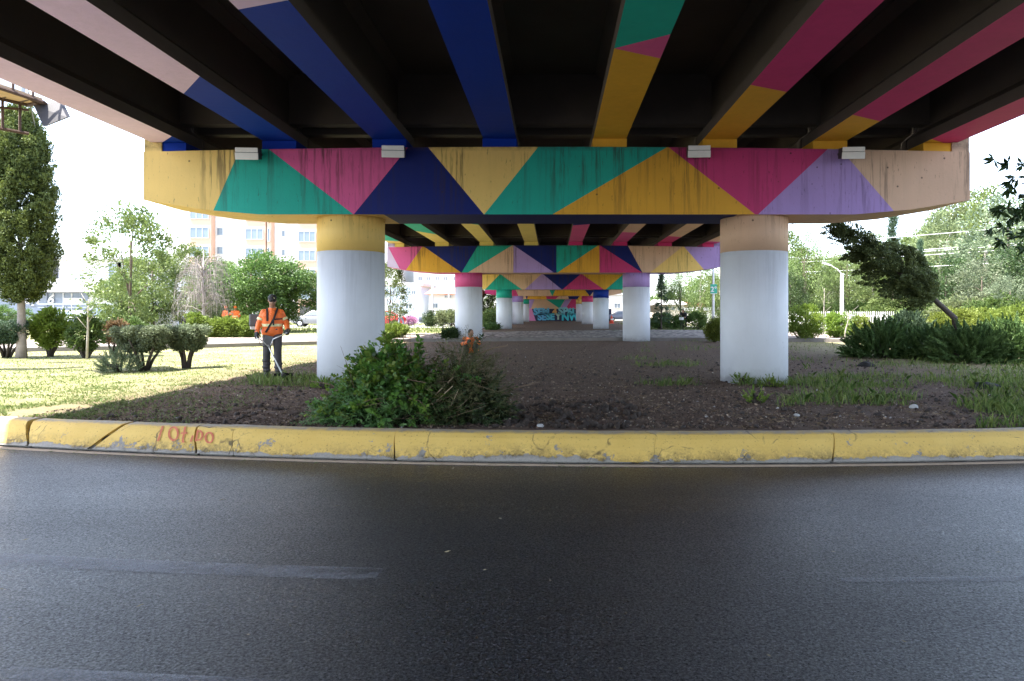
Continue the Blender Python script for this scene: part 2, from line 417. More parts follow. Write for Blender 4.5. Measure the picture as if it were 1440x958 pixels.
# lane marking, worn
def marking_mat():
    m,nt,ns,lk,b=nodes('worn_lane_paint'); vec=objco(nt)
    b.inputs['Base Color'].default_value=(.34,.35,.38,1); b.inputs['Roughness'].default_value=.6
    n1=noise_node(nt,1.3,6,.7,scaled(nt,vec,(.7,2,1))); n2=noise_node(nt,40,4,.7,vec)
    k=math_(nt,'ADD',math_(nt,'MULTIPLY',n1,.75),math_(nt,'MULTIPLY',n2,.35))
    a=ramp(nt,k,[(.46,0),(.68,.55)])
    lk.new(a,b.inputs['Alpha']); bump(nt,n2,.5,.01,b); return m
MK=marking_mat()
def band(name,R0,R1,a0,a1):
    b=MB(); n=60; vs=[]
    for i in range(n+1):
        a=a0+(a1-a0)*i/n
        for r in (R0,R1): vs.append((CX+r*math.sin(a),CY-r*math.cos(a),ROADZ+.004))
    b.add(vs,[(2*i,2*i+1,2*i+3,2*i+2)[::-1] for i in range(n)])
    return tag(b.build(name,MK),kind='structure')
band('lane_marking',36.97,37.16,aX(-6.5),(-1.05-CX)/37.1)
band('lane_marking',37.03,37.10,(1.7-CX)/37.1,.16)
band('lane_marking',38.25,38.36,aX(-6),(-.75-CX)/38.3)

# raised cobbled path that crosses beyond the first span
def cobble_mat():
    m,nt,ns,lk,b=nodes('path_cobbles'); vec=scaled(nt,objco(nt),(1,.55,1))
    vo=N_(nt,'ShaderNodeTexVoronoi'); lk.new(vec,vo.inputs['Vector']); vo.inputs['Scale'].default_value=4.2
    c=mix(nt,N_(nt,'ShaderNodeSeparateColor').outputs[0],(.1,.1,.1,1),(.1,.1,.1,1))
    sc=N_(nt,'ShaderNodeSeparateColor'); lk.new(vo.outputs['Color'],sc.inputs[0])
    c=mix(nt,sc.outputs[0],(.13,.105,.09,1),(.40,.33,.29,1))
    c=mix(nt,ramp(nt,vo.outputs['Distance'],[(.45,0),(.75,1)]),c,(.06,.045,.035,1))
    c=mix(nt,ramp(nt,noise_node(nt,.6,5,.6,vec),[(.6,0),(.75,.8)]),c,(.10,.12,.04,1))
    lk.new(c,b.inputs['Base Color']); b.inputs['Roughness'].default_value=.9
    bump(nt,math_(nt,'SUBTRACT',1,vo.outputs['Distance']),1,.08,b); return m
pb=MB()
fr=[(-60,17.5),(-30,20),(-21,22),(-14,25.5),(-6.5,31.2),(0,32.5),(6.5,32.5),(12,31.2),(20,29.5),(60,24)]
bk=[(-60,26),(-30,27.5),(-21,29.5),(-14,33),(-6.5,38.5),(0,44),(6.5,46),(12,45),(20,40),(60,33)]
vs=[]
for (x,y),(x2,y2) in zip(fr,bk): vs += [(x,y,-.05),(x,y,.10),(x,y+.15,.13),(x2,y2,.16),(x2,y2+.1,-.05)]
pb.add(vs,[(i*5+j,(i+1)*5+j,(i+1)*5+j+1,i*5+j+1) for i in range(len(fr)-1) for j in range(4)],0)
tag(pb.build('path',cobble_mat()),kind='structure')
kk=MB(); vs=[]
for (x,y) in fr: vs += [(x,y-.16,-.1),(x,y-.15,.13),(x,y-.01,.15),(x,y+.02,.05)]
kk.add(vs,[(i*4+j,(i+1)*4+j,(i+1)*4+j+1,i*4+j+1) for i in range(len(fr)-1) for j in range(3)])
tag(kk.build('path_kerb',plain('old_kerb_stone',(.17,.15,.135),.9,0,.35,3,.01)),kind='structure')
# far street on the left side and right side
STREET=plain('pale_street',(.30,.29,.28),.85,0,.15,2)
sb=MB(); sb.add([(-140,43,.03),(-5,58,.03),(-5,70,.03),(-140,57,.03)],[(0,1,2,3)]); tag(sb.build('street',STREET),kind='structure')
sb=MB(); sb.add([(12,56,.03),(140,40,.03),(140,50,.03),(12,66,.03)],[(0,1,2,3)]); tag(sb.build('street',STREET),kind='structure')

# ------------------------------------------------------------------ VIADUCT
XC=.08; HALF=7.70
def cap_top(x): return 4.43-.0016*x*x
def cap_bot(x):
    a=abs(x-XC)
    if a<5.55: return 3.17
    if a<6.6: return 3.17+(a-5.55)/1.05*.09
    return 3.26+(a-6.6)/1.1*.18
BREAK=[XC-6.6,XC-5.55,XC+5.55,XC+6.6]
def pier_mesh_cap(Df, depth, lines, cols, soffit):
    """lines: (top u, bottom u); cols one more than lines"""
    keys=[]; b=MB()
    def mi(k):
        if k not in keys: keys.append(k)
        return keys.index(k)
    ux=lambda u:(u-U0)*Df/F
    L=[(XC-HALF,XC-HALF)]+[(ux(t),ux(bt)) for t,bt in lines]+[(XC+HALF,XC+HALF)]
    for i,k in enumerate(cols):
        (t0,b0),(t1,b1)=L[i],L[i+1]
        top=[t0]+[t0+(t1-t0)*q/4 for q in (1,2,3)]+[t1] if t1-t0>.05 else ([t0,t1] if t1-t0>.004 else [t0])
        bot=[b1]+[x for x in reversed(BREAK) if b0+.02<x<b1-.02]+[b0] if b1-b0>.004 else [b0]
        pts=[(x,0,cap_top(x)) for x in top]+[(x,0,cap_bot(x)) for x in bot]
        if len(pts)>2: b.add(pts,[tuple(range(len(pts)))[::-1]],mi(k))
    # soffit, back, ends, top
    xsb=[XC-HALF]+BREAK+[XC+HALF]; sx=sorted(set(xsb+[s[0] for s in soffit[:-1]]))
    for x0,x1 in zip(sx,sx[1:]):
        k=[c for lim,c in soffit if (x0+x1)/2<lim][0]
        b.add([(x0,0,cap_bot(x0)),(x1,0,cap_bot(x1)),(x1,depth,cap_bot(x1)),(x0,depth,cap_bot(x0))],[(0,3,2,1)],mi(k))
        b.add([(x0,0,cap_top(x0)),(x1,0,cap_top(x1)),(x1,depth,cap_top(x1)),(x0,depth,cap_top(x0))],[(0,1,2,3)],mi('grey'))
        b.add([(x0,depth,cap_bot(x0)),(x1,depth,cap_bot(x1)),(x1,depth,cap_top(x1)),(x0,depth,cap_top(x0))],[(0,3,2,1)[::-1]],mi(cols[-1]))
    for x,k in ((XC-HALF,cols[0]),(XC+HALF,cols[-1])):
        b.add([(x,0,cap_bot(x)),(x,depth,cap_bot(x)),(x,depth,cap_top(x)),(x,0,cap_top(x))],[(0,1,2,3)],mi(k))
    return b,keys
GIRX=[2.06*(i-3.5)+.04 for i in range(8)]
def gird_z(x): return 4.60-.0016*x*x
def make_pier(Yc, lines, cols, soffit, colcols, padcols, label, zl=2.51):
    D=.68; root=empty('bridge_pier',(0,Yc,0),0,label,'bridge pier','piers of the painted viaduct')
    b,keys=pier_mesh_cap(Yc-D,2*D,lines,cols,soffit)
    b.v=[(x,y-D,z) for x,y,z in b.v]
    cap=b.build('cap_beam',[GREY if k=='grey' else mu(k) for k in keys],root)
    for sx,k in ((-1,cols[0]),(1,cols[-1])):
        e=MB(); x=XC+sx*(HALF-.17); e.b6(x-.16,x+.16,-D+.01,D-.01,cap_top(x)-.01,cap_top(x)+.30); e.build('shear_key',mu(k),cap)
    for s,k in zip((-1,1),colcols):
        c=empty('column',(.0+s*3.95,0,0)); c.parent=root
        q=MB(); q.lathe([(.64,-.15),(.64,zl)],n=64); q.build('white_shaft',WHITEP,c,True)
        q=MB(); q.lathe([(.643,zl),(.643,3.20)],n=64); q.build('painted_head',mu(k),c,True)
    for i,x in enumerate(GIRX):
        q=MB(); q.b6(x-.32,x+.32,-D+.04,D-.04,cap_top(x)-.005,gird_z(x)-.003); q.build('bearing_pad',gp(padcols[i]),root,bevel=.006)
    return root
make_pier(13.4,[(337,300),(378,497),(574,497.5),(602,680.5),(757,681),(938,777),(940,1062),(1164,1066),(1182,1257)],'YTPNYTOMLC',
    [(-3.15,'Y'),(3.45,'N'),(99,'C')],'YC','BBBBOOOO','nearest bridge pier, on a yellow-topped and a cream-topped column')
make_pier(32.16,[(546,562),(594,571),(596,648.5),(672,649),(720,658),(722,722),(722.5,779),(782.5,782.5),(841,784),(843,843),(844,903),(883,903.5),(960,914.5),(962,990)],
    'WPONTCLNTOMNCYL',[(-3.3,'P'),(3.4,'C'),(99,'L')],'PL','YYYYMMMM','second bridge pier, on a pink-topped and a lavender-topped column',2.52)
make_pier(55.7,[(703,682),(703.6,734),(762,738),(763,790),(817,791),(818,849),(876,852)],'YTCLNMOT',[(-3,'T'),(3,'C'),(99,'O')],'TB','OOOOTTTT',
    'third bridge pier, on a green-topped and a blue-topped column',2.50)
make_pier(77.5,[(722,729),(769,776.5),(784.5,777),(817,829),(842,829.6)],'MCTONC',[(99,'C')],'LM','OOOOOOOO',
    'fourth bridge pier, its lavender-topped column seen left of the graffiti wall',2.5)
make_pier(96.5,[(736,740.5),(745,741),(765,769),(795,781),(797,800),(820,812)],'CNOMCNO',[(99,'O')],'TY','OOOOOOOO',
    'fifth and farthest bridge pier, right in front of the graffiti wall',2.5)
make_pier(-6.0,[(700,720)],'YC',[(99,'Y')],'YC','BBBBOOOO','bridge pier on the near side of the road, behind the viewer')

def make_span(Y0,Y1,gcols,label):
    root=empty('bridge_span',(0,(Y0+Y1)/2,0),0,label,'bridge span','spans of the painted viaduct')
    h0,h1=Y0+.03-(Y0+Y1)/2, Y1-.03-(Y0+Y1)/2; mid=(Y0+Y1)/2
    s=MB()
    zs=5.86
    prof=[(-9.25,zs+.22),(-9.25,zs+.42),(9.25,zs+.42),(9.25,zs+.22),(7.4,zs),(-7.4,zs)]
    s.add([(x,h0,z) for x,z in prof]+[(x,h1,z) for x,z in prof],[(i,(i+1)%6,(i+1)%6+6,i+6)[::-1] for i in range(6)]+[tuple(range(6)),tuple(range(6,12))[::-1]])
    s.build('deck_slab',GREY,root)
    for sx in (-1,1):
        p=MB(); x=sx*9.05; p.b6(x-.15,x+.15,h0,h1,zs+.423,zs+1.15); p.build('parapet',GREY,root,bevel=.03)
    for i,x in enumerate(GIRX):
        z=gird_z(x); g=MB(); keys=['grey']
        P_=[(-.31,0),(-.31,.19),(-.11,.36),(-.11,zs-z-.16),(-.26,zs-z-.02),(-.26,zs-z+.004)]
        prof=P_+[(-a,c) for a,c in reversed(P_)]; n=len(prof)
        vs=[(x+a,h0,z+c) for a,c in prof]+[(x+a,h1,z+c) for a,c in prof]
        g.add(vs,[(k,k+1,k+1+n,k+n) for k in range(n-1)]+[tuple(range(n))[::-1],tuple(range(n,2*n))])
        seg=gcols[i]; prev=(h0,h0)
        for dl,dr,k in seg:
            l=h1 if dl is None else dl-mid; r=h1 if dr is None else dr-mid
            if k not in keys: keys.append(k)
            pts=[(x-.31,prev[0],z),(x-.31,l,z),(x+.31,r,z),(x+.31,prev[1],z)]
            if abs(l-prev[0])<1e-4: pts=[pts[0],pts[2],pts[3]]
            g.add(pts,[tuple(range(len(pts)))],keys.index(k)); prev=(l,r)
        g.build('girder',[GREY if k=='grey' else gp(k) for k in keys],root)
    for yy in (h0+.35,h1-.35,(h0+h1)/2):
        for i in range(7):
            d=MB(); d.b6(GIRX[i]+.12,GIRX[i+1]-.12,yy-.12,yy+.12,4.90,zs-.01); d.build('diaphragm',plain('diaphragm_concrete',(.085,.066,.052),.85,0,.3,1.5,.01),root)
    return root
dz=3120
s1=[[(12.95,12.3,'K'),(None,None,'B')],[(10.03,9.29,'K'),(None,None,'B')],[(7.3,7.08,'K'),(None,None,'B')],[(None,None,'B')],
    [(8.41,7.98,'T'),(8.41,8.74,'P'),(None,None,'O')],[(9.72,10.03,'M'),(None,None,'O')],[(11.1,11.47,'M'),(None,None,'O')],[(12.5,12.95,'M'),(None,None,'O')]]
make_span(-6.0,13.4,s1,'nearest bridge span, dark girders overhead with pink, blue, green and magenta undersides')
t2=[[(30.2,30.6,'T'),(None,None,'Y')],[(27.0,28.2,'T'),(None,None,'Y')],[(24.6,25.3,'T'),(None,None,'Y')],[(None,None,'Y')],
    [(25.6,25.2,'N'),(None,None,'P')],[(27.6,27.8,'C'),(None,None,'P')],[(28.8,29.2,'C'),(None,None,'M')],[(30.5,30.8,'C'),(None,None,'M')]]
make_span(13.4,32.16,t2,'second bridge span, girders beyond the nearest pier with green, yellow and cream undersides')
pl=lambda k:[[(None,None,q)] for q in k]
make_span(32.16,55.7,pl('YYYYTTTT'),'third bridge span, from the pink-topped column to the green-topped one')
make_span(55.7,77.5,pl('OOOOOOOO'),'fourth bridge span, far back between the third and fourth piers')
make_span(77.5,96.5,pl('CCCCCCCC'),'fifth bridge span, far back just before the farthest pier')
make_span(96.5,106,pl('CCCCCCCC'),'last bridge span, over the foot of the graffiti wall')

# graffiti wall
def text_mesh(s,size,offset=0,extrude=.01,shear=0):
    cu=bpy.data.curves.new('t','FONT'); cu.body=s; cu.size=size; cu.offset=offset; cu.extrude=extrude; cu.shear=shear
    cu.align_x='CENTER'; cu.resolution_u=4
    o=bpy.data.objects.new('t',cu); COL.objects.link(o)
    me=bpy.data.meshes.new_from_object(o.evaluated_get(bpy.context.evaluated_depsgraph_get()))
    bpy.data.objects.remove(o); return me
def text_ob(name,s,size,loc,mat,parent,rz=0,**k):
    me=text_mesh(s,size,**k); me.materials.clear(); me.materials.append(mat)
    me.polygons.foreach_set('material_index',[0]*len(me.polygons))
    o=ob(name,me,parent); o.location=loc; o.rotation_euler=(PI/2,0,rz); return o
GW=empty('graffiti_wall',(0,105,0),0,'far abutment wall with blue bubble graffiti under a mural of triangles','wall')
w=MB(); w.b6(-8.6,8.6,0,1,-.2,5.4); w.build('wall',mu('C'),GW)
gx=lambda u:(u-U0)*105/F; gzz=lambda v:EYE+(V0-v)*105/F
w=MB(); w.add([(gx(700),-.012,gzz(434.5)),(gx(700),-.012,-.1),(gx(860),-.012,-.1),(gx(860),-.012,gzz(434.5))],[(0,1,2,3)]); w.build('graffiti_ground',plain('graffiti_navy',(.015,.02,.06),.7),GW)
for k,pts in (('T',[(767,420.5),(795,420.5),(787,434)]),('L',[(795.5,420.5),(804,420.5),(795,434),(788,434)]),('M',[(804.5,420.5),(812,420.5),(840,434),(795.5,434)]),('L',[(742,420.5),(752,420.5),(746.5,434),(742,434)])):
    w=MB(); w.add([(gx(u),-.014,gzz(v)) for u,v in pts],[tuple(range(len(pts)))[::-1]]); w.build('mural_triangle',mu(k),GW)
w=MB(); w.add([(gx(u),-.018,gzz(v)) for u,v in [(742,434.5),(748,434.5),(754,453),(742,453)]],[(0,3,2,1)]); w.build('pink_graffiti',plain('graffiti_pink',(.65,.22,.40),.7),GW)
for st,x,z,sz,c in (('SEM',761.5,442.6,1.15,(.12,.42,.62)),('SE',774,449.5,1.05,(.10,.50,.60)),('4',780,442,1.0,(.65,.35,.12)),('SP',792,442.3,1.25,(.22,.55,.62)),('Y',785,449,1.1,(.42,.55,.42)),('6U',806,442.5,1.15,(.12,.50,.58)),('NW',802,450.3,1.2,(.06,.55,.60)),('SE',762,450,1.1,(.12,.42,.62))):
    text_ob('graffiti_letters',st,sz*1.22,(gx(x),-.03,gzz(z)),plain('graffiti_blue_%d'%int(c[0]*1000+c[1]*100),c,.7),GW,offset=.075,extrude=.012)

# floodlights on the nearest cap
FLW=plain('floodlight_grey',(.82,.80,.74),.45,0,.1,12); FLD=plain('floodlight_dark',(.03,.03,.03),.5)
for k,(u,v,lab) in enumerate(((350,217,'white floodlight on the yellow and green edge, leftmost on the nearest cap beam'),(554,214,'white floodlight above the pink and navy triangles on the nearest cap beam'),
        (982,214,'white floodlight over the magenta triangle, above the cream-topped column'),(1197,216,'white floodlight between lavender and cream, rightmost on the nearest cap beam'))):
    p=P(u,v,12.50); t=empty('floodlight',p,0,lab,'floodlight','floodlights along the nearest cap beam'); t.rotation_euler=(math.radians(9),0,math.radians(4 if k<2 else -3))
    q=MB(); q.b6(-.20,.20,-.10,.10,-.09,.10); q.build('housing',FLD,t,bevel=.012)
    q=MB(); q.b6(-.205,.205,-.128,-.103,-.105,.02); q.b6(-.20,.20,-.118,-.103,.028,.11); q.build('lens',FLW,t,bevel=.01)
    q=MB(); q.b6(-.17,-.14,.10,.24,-.02,.02); q.b6(.14,.17,.10,.24,-.02,.02); q.build('bracket',FLD,t)
# ------------------------------------------------------------------ FOLIAGE
def unit(v): return v/np.maximum(np.linalg.norm(v,axis=-1,keepdims=True),1e-9)
def rand_unit(n): return unit(RNG.normal(size=(n,3)))
def leaves(C, size, aspect=.5, out=None, upbias=0.0, droop=0.0, jitter=.35):
    """diamond leaves at C (N,3); out = preferred leaf axis"""
    n=len(C); ax=rand_unit(n)
    if out is not None: ax=unit(ax*jitter*2+out)
    ax[:,2]+=upbias-droop; ax=unit(ax)
    s=unit(np.cross(ax,rand_unit(n))); L=(size*(.6+.8*RNG.random(n)))[:,None]
    nn=np.cross(ax,s)
    a=C-ax*L*.5; b=C+s*L*aspect*.5+nn*L*.06; c=C+ax*L*.5; d=C-s*L*aspect*.5+nn*L*.06
    return np.stack([a,b,c,d],1)
def clump_rnd(idx,n,amt=.55):
    base=RNG.random(idx.max()+1)
    return np.clip(base[idx]*amt+RNG.random(n)*(1-amt),0,1)
def crown_points(rx,ry,rz,zc,nclump,per,cr,shape='ell',hollow=.35,flat=1.0):
    u=rand_unit(nclump)
    r=(hollow+(1-hollow)*RNG.random(nclump)**.5)[:,None]
    c=u*r*np.array([rx,ry,rz])
    if shape=='cone':
        h=RNG.random(nclump)**.75; rr=(1-h)**.8*(.45+.55*RNG.random(nclump)**.5); q=RNG.random(nclump)*2*PI
        c=np.stack([rx*rr*np.cos(q),ry*rr*np.sin(q),-rz+2*rz*h],1)
    if shape=='tall':
        h=RNG.random(nclump); w=np.sin(np.clip(h*.92+.06,0,1)*PI)**.6*(.4+.6*RNG.random(nclump)**.5); q=RNG.random(nclump)*2*PI
        c=np.stack([rx*w*np.cos(q),ry*w*np.sin(q),-rz+2*rz*h],1)
    c[:,2]+=zc
    R=cr*(.55+.9*RNG.random(nclump))
    idx=np.repeat(np.arange(nclump),per); n=len(idx)
    off=rand_unit(n)*(RNG.random(n)**.4)[:,None]*R[idx][:,None]; off[:,2]*=flat
    return c,idx,c[idx]+off,unit(off+.3*(c[idx]-np.array([0,0,zc])))
def trunk_mesh(name,h,r,targets,mat,lean=(0,0),base=.0,n=10,wob=.12):
    b=MB(); pts=[];rad=[]
    for i in range(9):
        t=i/8; pts.append((lean[0]*t+wob*math.sin(t*5+1)*t*.6,lean[1]*t+wob*math.cos(t*4)*t*.6,-.1+(h+.1)*t)); rad.append(r*(1.25-.25*min(1,t*6))*(1-.62*t))
    b.tube(pts,rad,n)
    for q in targets:
        q=Vector(q); k=random.randint(3,7); s=Vector(pts[k])
        if q.z<s.z: k=3; s=Vector(pts[3])
        m1=s.lerp(q,.35)+Vector((random.uniform(-.1,.1),random.uniform(-.1,.1),.12*(q-s).length)); m2=s.lerp(q,.7)+Vector((0,0,.10*(q-s).length))
        rr=rad[k]*.55; b.tube([s,m1,m2,q],[rr,rr*.7,rr*.45,rr*.15],6)
    me=bpy.data.meshes.new(name); me.from_pydata(b.v,[],b.f); me.materials.append(mat); me.polygons.foreach_set('use_smooth',[True]*len(b.f)); me.update(); return me
BARK=plain('bark_grey_brown',(.12,.09,.07),.9,0,.4,7,.02)
BARKP=plain('bark_pale',(.36,.32,.27),.85,0,.3,6,.015)
BARKD=plain('bark_dark',(.05,.038,.03),.9,0,.4,9,.02)
TWIG=plain('dry_twig',(.30,.25,.23),.9,0,.2,10)
F_MID=foliage('leaf_mid',(.042,.082,.020),(.12,.18,.045))
F_LT=foliage('leaf_light',(.075,.125,.032),(.19,.25,.08))
F_PALE=foliage('leaf_pale',(.10,.13,.06),(.22,.26,.12))
F_DK=foliage('leaf_dark',(.018,.040,.012),(.062,.10,.03),.5,.25)
F_CYP=foliage('leaf_cypress',(.035,.052,.015),(.17,.20,.05),.6,.2)
F_GOLD=foliage('leaf_gold',(.09,.13,.015),(.20,.26,.05))
F_BLUE=foliage('leaf_bluegreen',(.028,.060,.030),(.085,.135,.075),.6,.2)
F_SAGE=foliage('leaf_sage',(.05,.075,.04),(.24,.29,.17),.6,.3)
F_RUST=foliage('leaf_rust',(.07,.045,.022),(.20,.11,.06))
F_BRIGHT=foliage('leaf_bright',(.09,.17,.02),(.24,.34,.06),.4,.5)
F_OLIVE=foliage('leaf_olive',(.05,.062,.018),(.15,.135,.06),.6,.25)

def tree_protos():
    T={}
    def mk(k,leafmat,bark,h,th,rx,rz,nc,per,cr,ls,shape='ell',asp=.5,r=.16,flat=.8,hollow=.3,droop=0,limbs=9):
        zc=h-rz; c,idx,pts,out=crown_points(rx,rx,rz,zc,nc,per,cr,shape,hollow,flat)
        V=leaves(pts,np.full(len(pts),ls),asp,out,droop=droop)
        cm=np_mesh(k+'_crown',V,4,leafmat,clump_rnd(idx,len(pts)))
        tg=c[RNG.choice(nc,limbs,replace=False)]
        T[k]=(h,cm,trunk_mesh(k+'_trunk',min(h*.8,zc+rz*.4),r,tg,bark))
    mk('broad',F_MID,BARK,7,1.6,3.6,2.9,150,120,.75,.21)
    mk('broad2',F_LT,BARK,8,1.6,3.3,3.6,140,110,.8,.22)
    mk('airy',F_LT,BARK,7,2,2.1,3.1,95,75,.55,.17,'tall',r=.10)
    mk('poplar',F_LT,BARKP,13,2,2.3,5.8,120,85,.8,.22,'tall',r=.2,flat=1.1)
    mk('poplar2',F_PALE,BARKP,12,2,2.6,5.2,110,80,.85,.23,'tall',r=.2)
    mk('willow',F_LT,BARK,10,2,3.6,4.2,110,95,.9,.24,'ell',asp=.3,r=.22,flat=1.4,droop=.7)
    mk('conifer',F_BLUE,BARKD,12,1,2.0,5.6,130,70,.6,.22,'cone',asp=.35,r=.18,flat=.6)
    mk('darkbroad',F_DK,BARKD,9,2,3.2,3.6,100,95,.8,.22)
    mk('greyleaf',F_SAGE,BARK,10,2,3.4,4.2,95,90,.85,.23)
    return T
TP=tree_protos()
def place_tree(kind,u,D,vtop,label,group=None,name='tree',base=0.0,wide=1.0,cat='tree',rz=None):
    h,cm,tm=TP[kind]; X=(u-U0)*D/F; H=EYE+(V0-vtop)*D/F-base; s=H/h
    o=empty(name,(X,D,base-.03),random.uniform(0,6.28) if rz is None else rz,label,cat,group); o.scale=(s*wide,s*wide,s)
    ob('trunk',tm,o); ob('crown',cm,o); return o

def shrub(name,label,X,Y,rx,ry,h,mat,nc,per,cr,ls,asp=.5,stem=.15,z0=.0,bark=BARKD,group=None,stems=5,hollow=.5,flat=.8,droop=0,cat='shrub',top=None):
    o=empty(name,(X,Y,z0-.02),0,label,cat,group)
    rz=(h-stem)/2; c,idx,pts,out=crown_points(rx,ry,rz,stem+rz,nc,per,cr,'ell',hollow,flat)
    if top is not None:                      # clipped flat
        k=pts[:,2]<top+RNG.normal(size=len(pts))*.02; pts,out,idx=pts[k],out[k],idx[k]
    pts[:,2]=np.maximum(pts[:,2],.02)
    V=leaves(pts,np.full(len(pts),ls),asp,out,upbias=.25,droop=droop)
    ob('foliage',np_mesh(name+'_foliage',V,4,mat,clump_rnd(idx,len(pts))),o)
    b=MB()
    for i in range(stems):
        q=c[RNG.integers(nc)]; a=random.uniform(0,6.28); r0=.05*rx
        p0=Vector((r0*math.cos(a),r0*math.sin(a),-.05)); q=Vector(q); m=p0.lerp(q,.5)+Vector((0,0,.15*h))*(-.3)
        b.tube([p0,m,q],[.035*h+.006,.024*h+.004,.006],6)
    b.build('stem',bark,o,True); return o
def spray_shrub(name,label,X,Y,rx,ry,h,mat,nspray,per,ls,L=.5,group=None,asp=.22,lean=(0,0),cat='shrub',z0=0,up=.55,stemmat=BARKD):
    """feathery juniper: sprays that radiate up and outward"""
    o=empty(name,(X,Y,z0-.02),0,label,cat,group)
    u=rand_unit(nspray); u[:,2]=np.abs(u[:,2])
    base=u*np.array([rx,ry,h*.86])*(.35+.6*RNG.random((nspray,1))**.6)
    ax=unit(u*np.array([1,1,.8])+np.array([lean[0],lean[1],up])+RNG.normal(size=(nspray,3))*.25)
    LL=L*(.6+.8*RNG.random(nspray)); idx=np.repeat(np.arange(nspray),per); n=len(idx)
    t=RNG.random(n); side=rand_unit(n); w=(1-t)*.16*LL[idx]
    pts=base[idx]+ax[idx]*(t*LL[idx])[:,None]+side*w[:,None]
    pts[:,2]=np.maximum(pts[:,2],.03)
    V=leaves(pts,np.full(n,ls),asp,unit(ax[idx]+side*.55),jitter=.2)
    ob('foliage',np_mesh(name+'_foliage',V,4,mat,clump_rnd(idx,n,.6)),o)
    b=MB()
    for i in range(8):
        k=RNG.integers(nspray); q=Vector(base[k]); b.tube([(0,0,-.05),q*.5+Vector((0,0,.05)),q],[.04,.028,.008],6)
    b.build('stem',stemmat,o,True); return o

# tall cypress on the left, its crown of upright tufts
def cypress(name,label,X,Y,H,z0,rx,lean=None,mat=F_CYP,nt_=620,per=190,ls=.07,tr=.17,barkm=BARK):
    o=empty(name,(X,Y,-.02),0,label,'tree')
    h=RNG.random(nt_); prof=np.interp(h,[0,.06,.2,.5,.8,.95,1],[.35,.75,1,.95,.72,.35,.12])
    q=RNG.random(nt_)*2*PI; rr=prof*(.30+.75*RNG.random(nt_)**.5)*rx
    base=np.stack([rr*np.cos(q),rr*np.sin(q),z0+(H-z0-.35)*h],1)
    ax=unit(np.stack([np.cos(q)*.45,np.sin(q)*.45,np.ones(nt_)],1)+RNG.normal(size=(nt_,3))*.22)
    L=.46*(.6+.8*RNG.random(nt_)); R=.15*(.6+.9*RNG.random(nt_))
    idx=np.repeat(np.arange(nt_),per); n=len(idx); t=RNG.random(n)
    pts=base[idx]+ax[idx]*((t-.3)*L[idx])[:,None]+rand_unit(n)*(R[idx]*np.sin(np.clip(t,.05,.97)*PI)**.6)[:,None]
    V=leaves(pts,np.full(n,ls),.5,ax[idx],jitter=.5)
    ob('crown',np_mesh(name+'_crown',V,4,mat,np.clip(clump_rnd(idx,n,.45)*.6+t*.45-.05,0,1)),o)  # leaves paler towards tuft tips: sunlight on the tips put into the colour
    ob('trunk',trunk_mesh(name+'_trunk',H*.5,tr,[],barkm,wob=.04),o); return o
x,y=GX(30,503); cypress('cypress','tall cypress at the left, its clumpy column crown on a bare grey trunk',x,y,7.6,1.75,.80,tr=.135,barkm=plain('cypress_bark',(.30,.25,.22),.9,0,.35,9,.03))

# clipped flat-top junipers
def topiary(label,u0,u1,vb,vt,vstem,mat,group='clipped flat-top shrubs on the lawn',nc=150,per=140):
    X,D=GX((u0+u1)/2,vb); w=(u1-u0)*D/F; H=EYE+(V0-vt)*D/F; S=EYE+(V0-vstem)*D/F
    o=empty('topiary_shrub',(X,D,-.02),random.uniform(-.2,.2),label,'shrub',group)
    q=RNG.random(nc)*2*PI; r=RNG.random(nc)**.5; h=RNG.random(nc)
    w_=(.45+.55*h**.6)*w/2
    c=np.stack([r*np.cos(q)*w_,r*np.sin(q)*w_*.8,S+(H-S-.08)*h],1)
    idx=np.repeat(np.arange(nc),per); n=len(idx)
    off=rand_unit(n)*(RNG.random(n)**.4)[:,None]*.13; pts=c[idx]+off
    pts[:,2]=np.minimum(pts[:,2],H+RNG.normal(size=n)*.025)
    V=leaves(pts,np.full(n,.055),.4,unit(off+np.array([0,0,.06])),jitter=.5)
    # leaf colour turns paler towards the clipped top
    ob('foliage',np_mesh('topiary_foliage',V,4,mat,np.clip(clump_rnd(idx,n,.4)*.55+.5*(pts[:,2]-S)/(H-S)*RNG.random(n)**.5,0,1)),o)
    b=MB()
    for i in range(6):
        a=i*1.05+random.random()*.5; k=(w*.44)*(.5+.5*random.random()); p=Vector((k*math.cos(a),k*.7*math.sin(a),S+.25))
        b.tube([(.05*math.cos(a),.05*math.sin(a),-.05),(p.x*.35,p.y*.35,S*.5),p],[.045,.034,.014],7)
    b.build('stem',BARKD,o,True)
    return o
topiary('clipped sage-green shrub with a flat top, left of the pair before the gold hedge',160,246,520,457,490,F_SAGE)
topiary('clipped sage-green shrub with a flat top, right of the pair, beside the gold hedge',232,292,517,455,488,F_SAGE)
topiary('clipped dark shrub with a flat top behind the cypress trunk',-22,40,503,449,480,F_BLUE)
g='loose shrubs along the left lawn'
def S(name,label,u0,u1,vb,vt,mat,nc=60,per=90,cr=.2,ls=.09,group=None,**k):
    X,D=GX((u0+u1)/2,vb); w=(u1-u0)*D/F; H=EYE+(V0-vt)*D/F
    return shrub(name,label,X,D,w/2*.86,w/2*.8,H,mat,nc,per,cr,ls,group=group,**k)
S('leafy_shrub','bright green leafy shrub with bare stems, right beside the cypress trunk',42,100,501,434,F_BRIGHT,70,75,.2,.11,g,stem=.35,stems=9)
S('leafy_shrub','thin dark green shrub with a pale stake in it, on the left lawn',97,146,503,444,F_MID,60,60,.2,.10,g,stem=.2,stems=8)
S('leafy_shrub','rust-brown withering shrub behind the flat-top shrubs',142,178,498,450,F_RUST,30,60,.16,.09,g,stem=.4,stems=6)
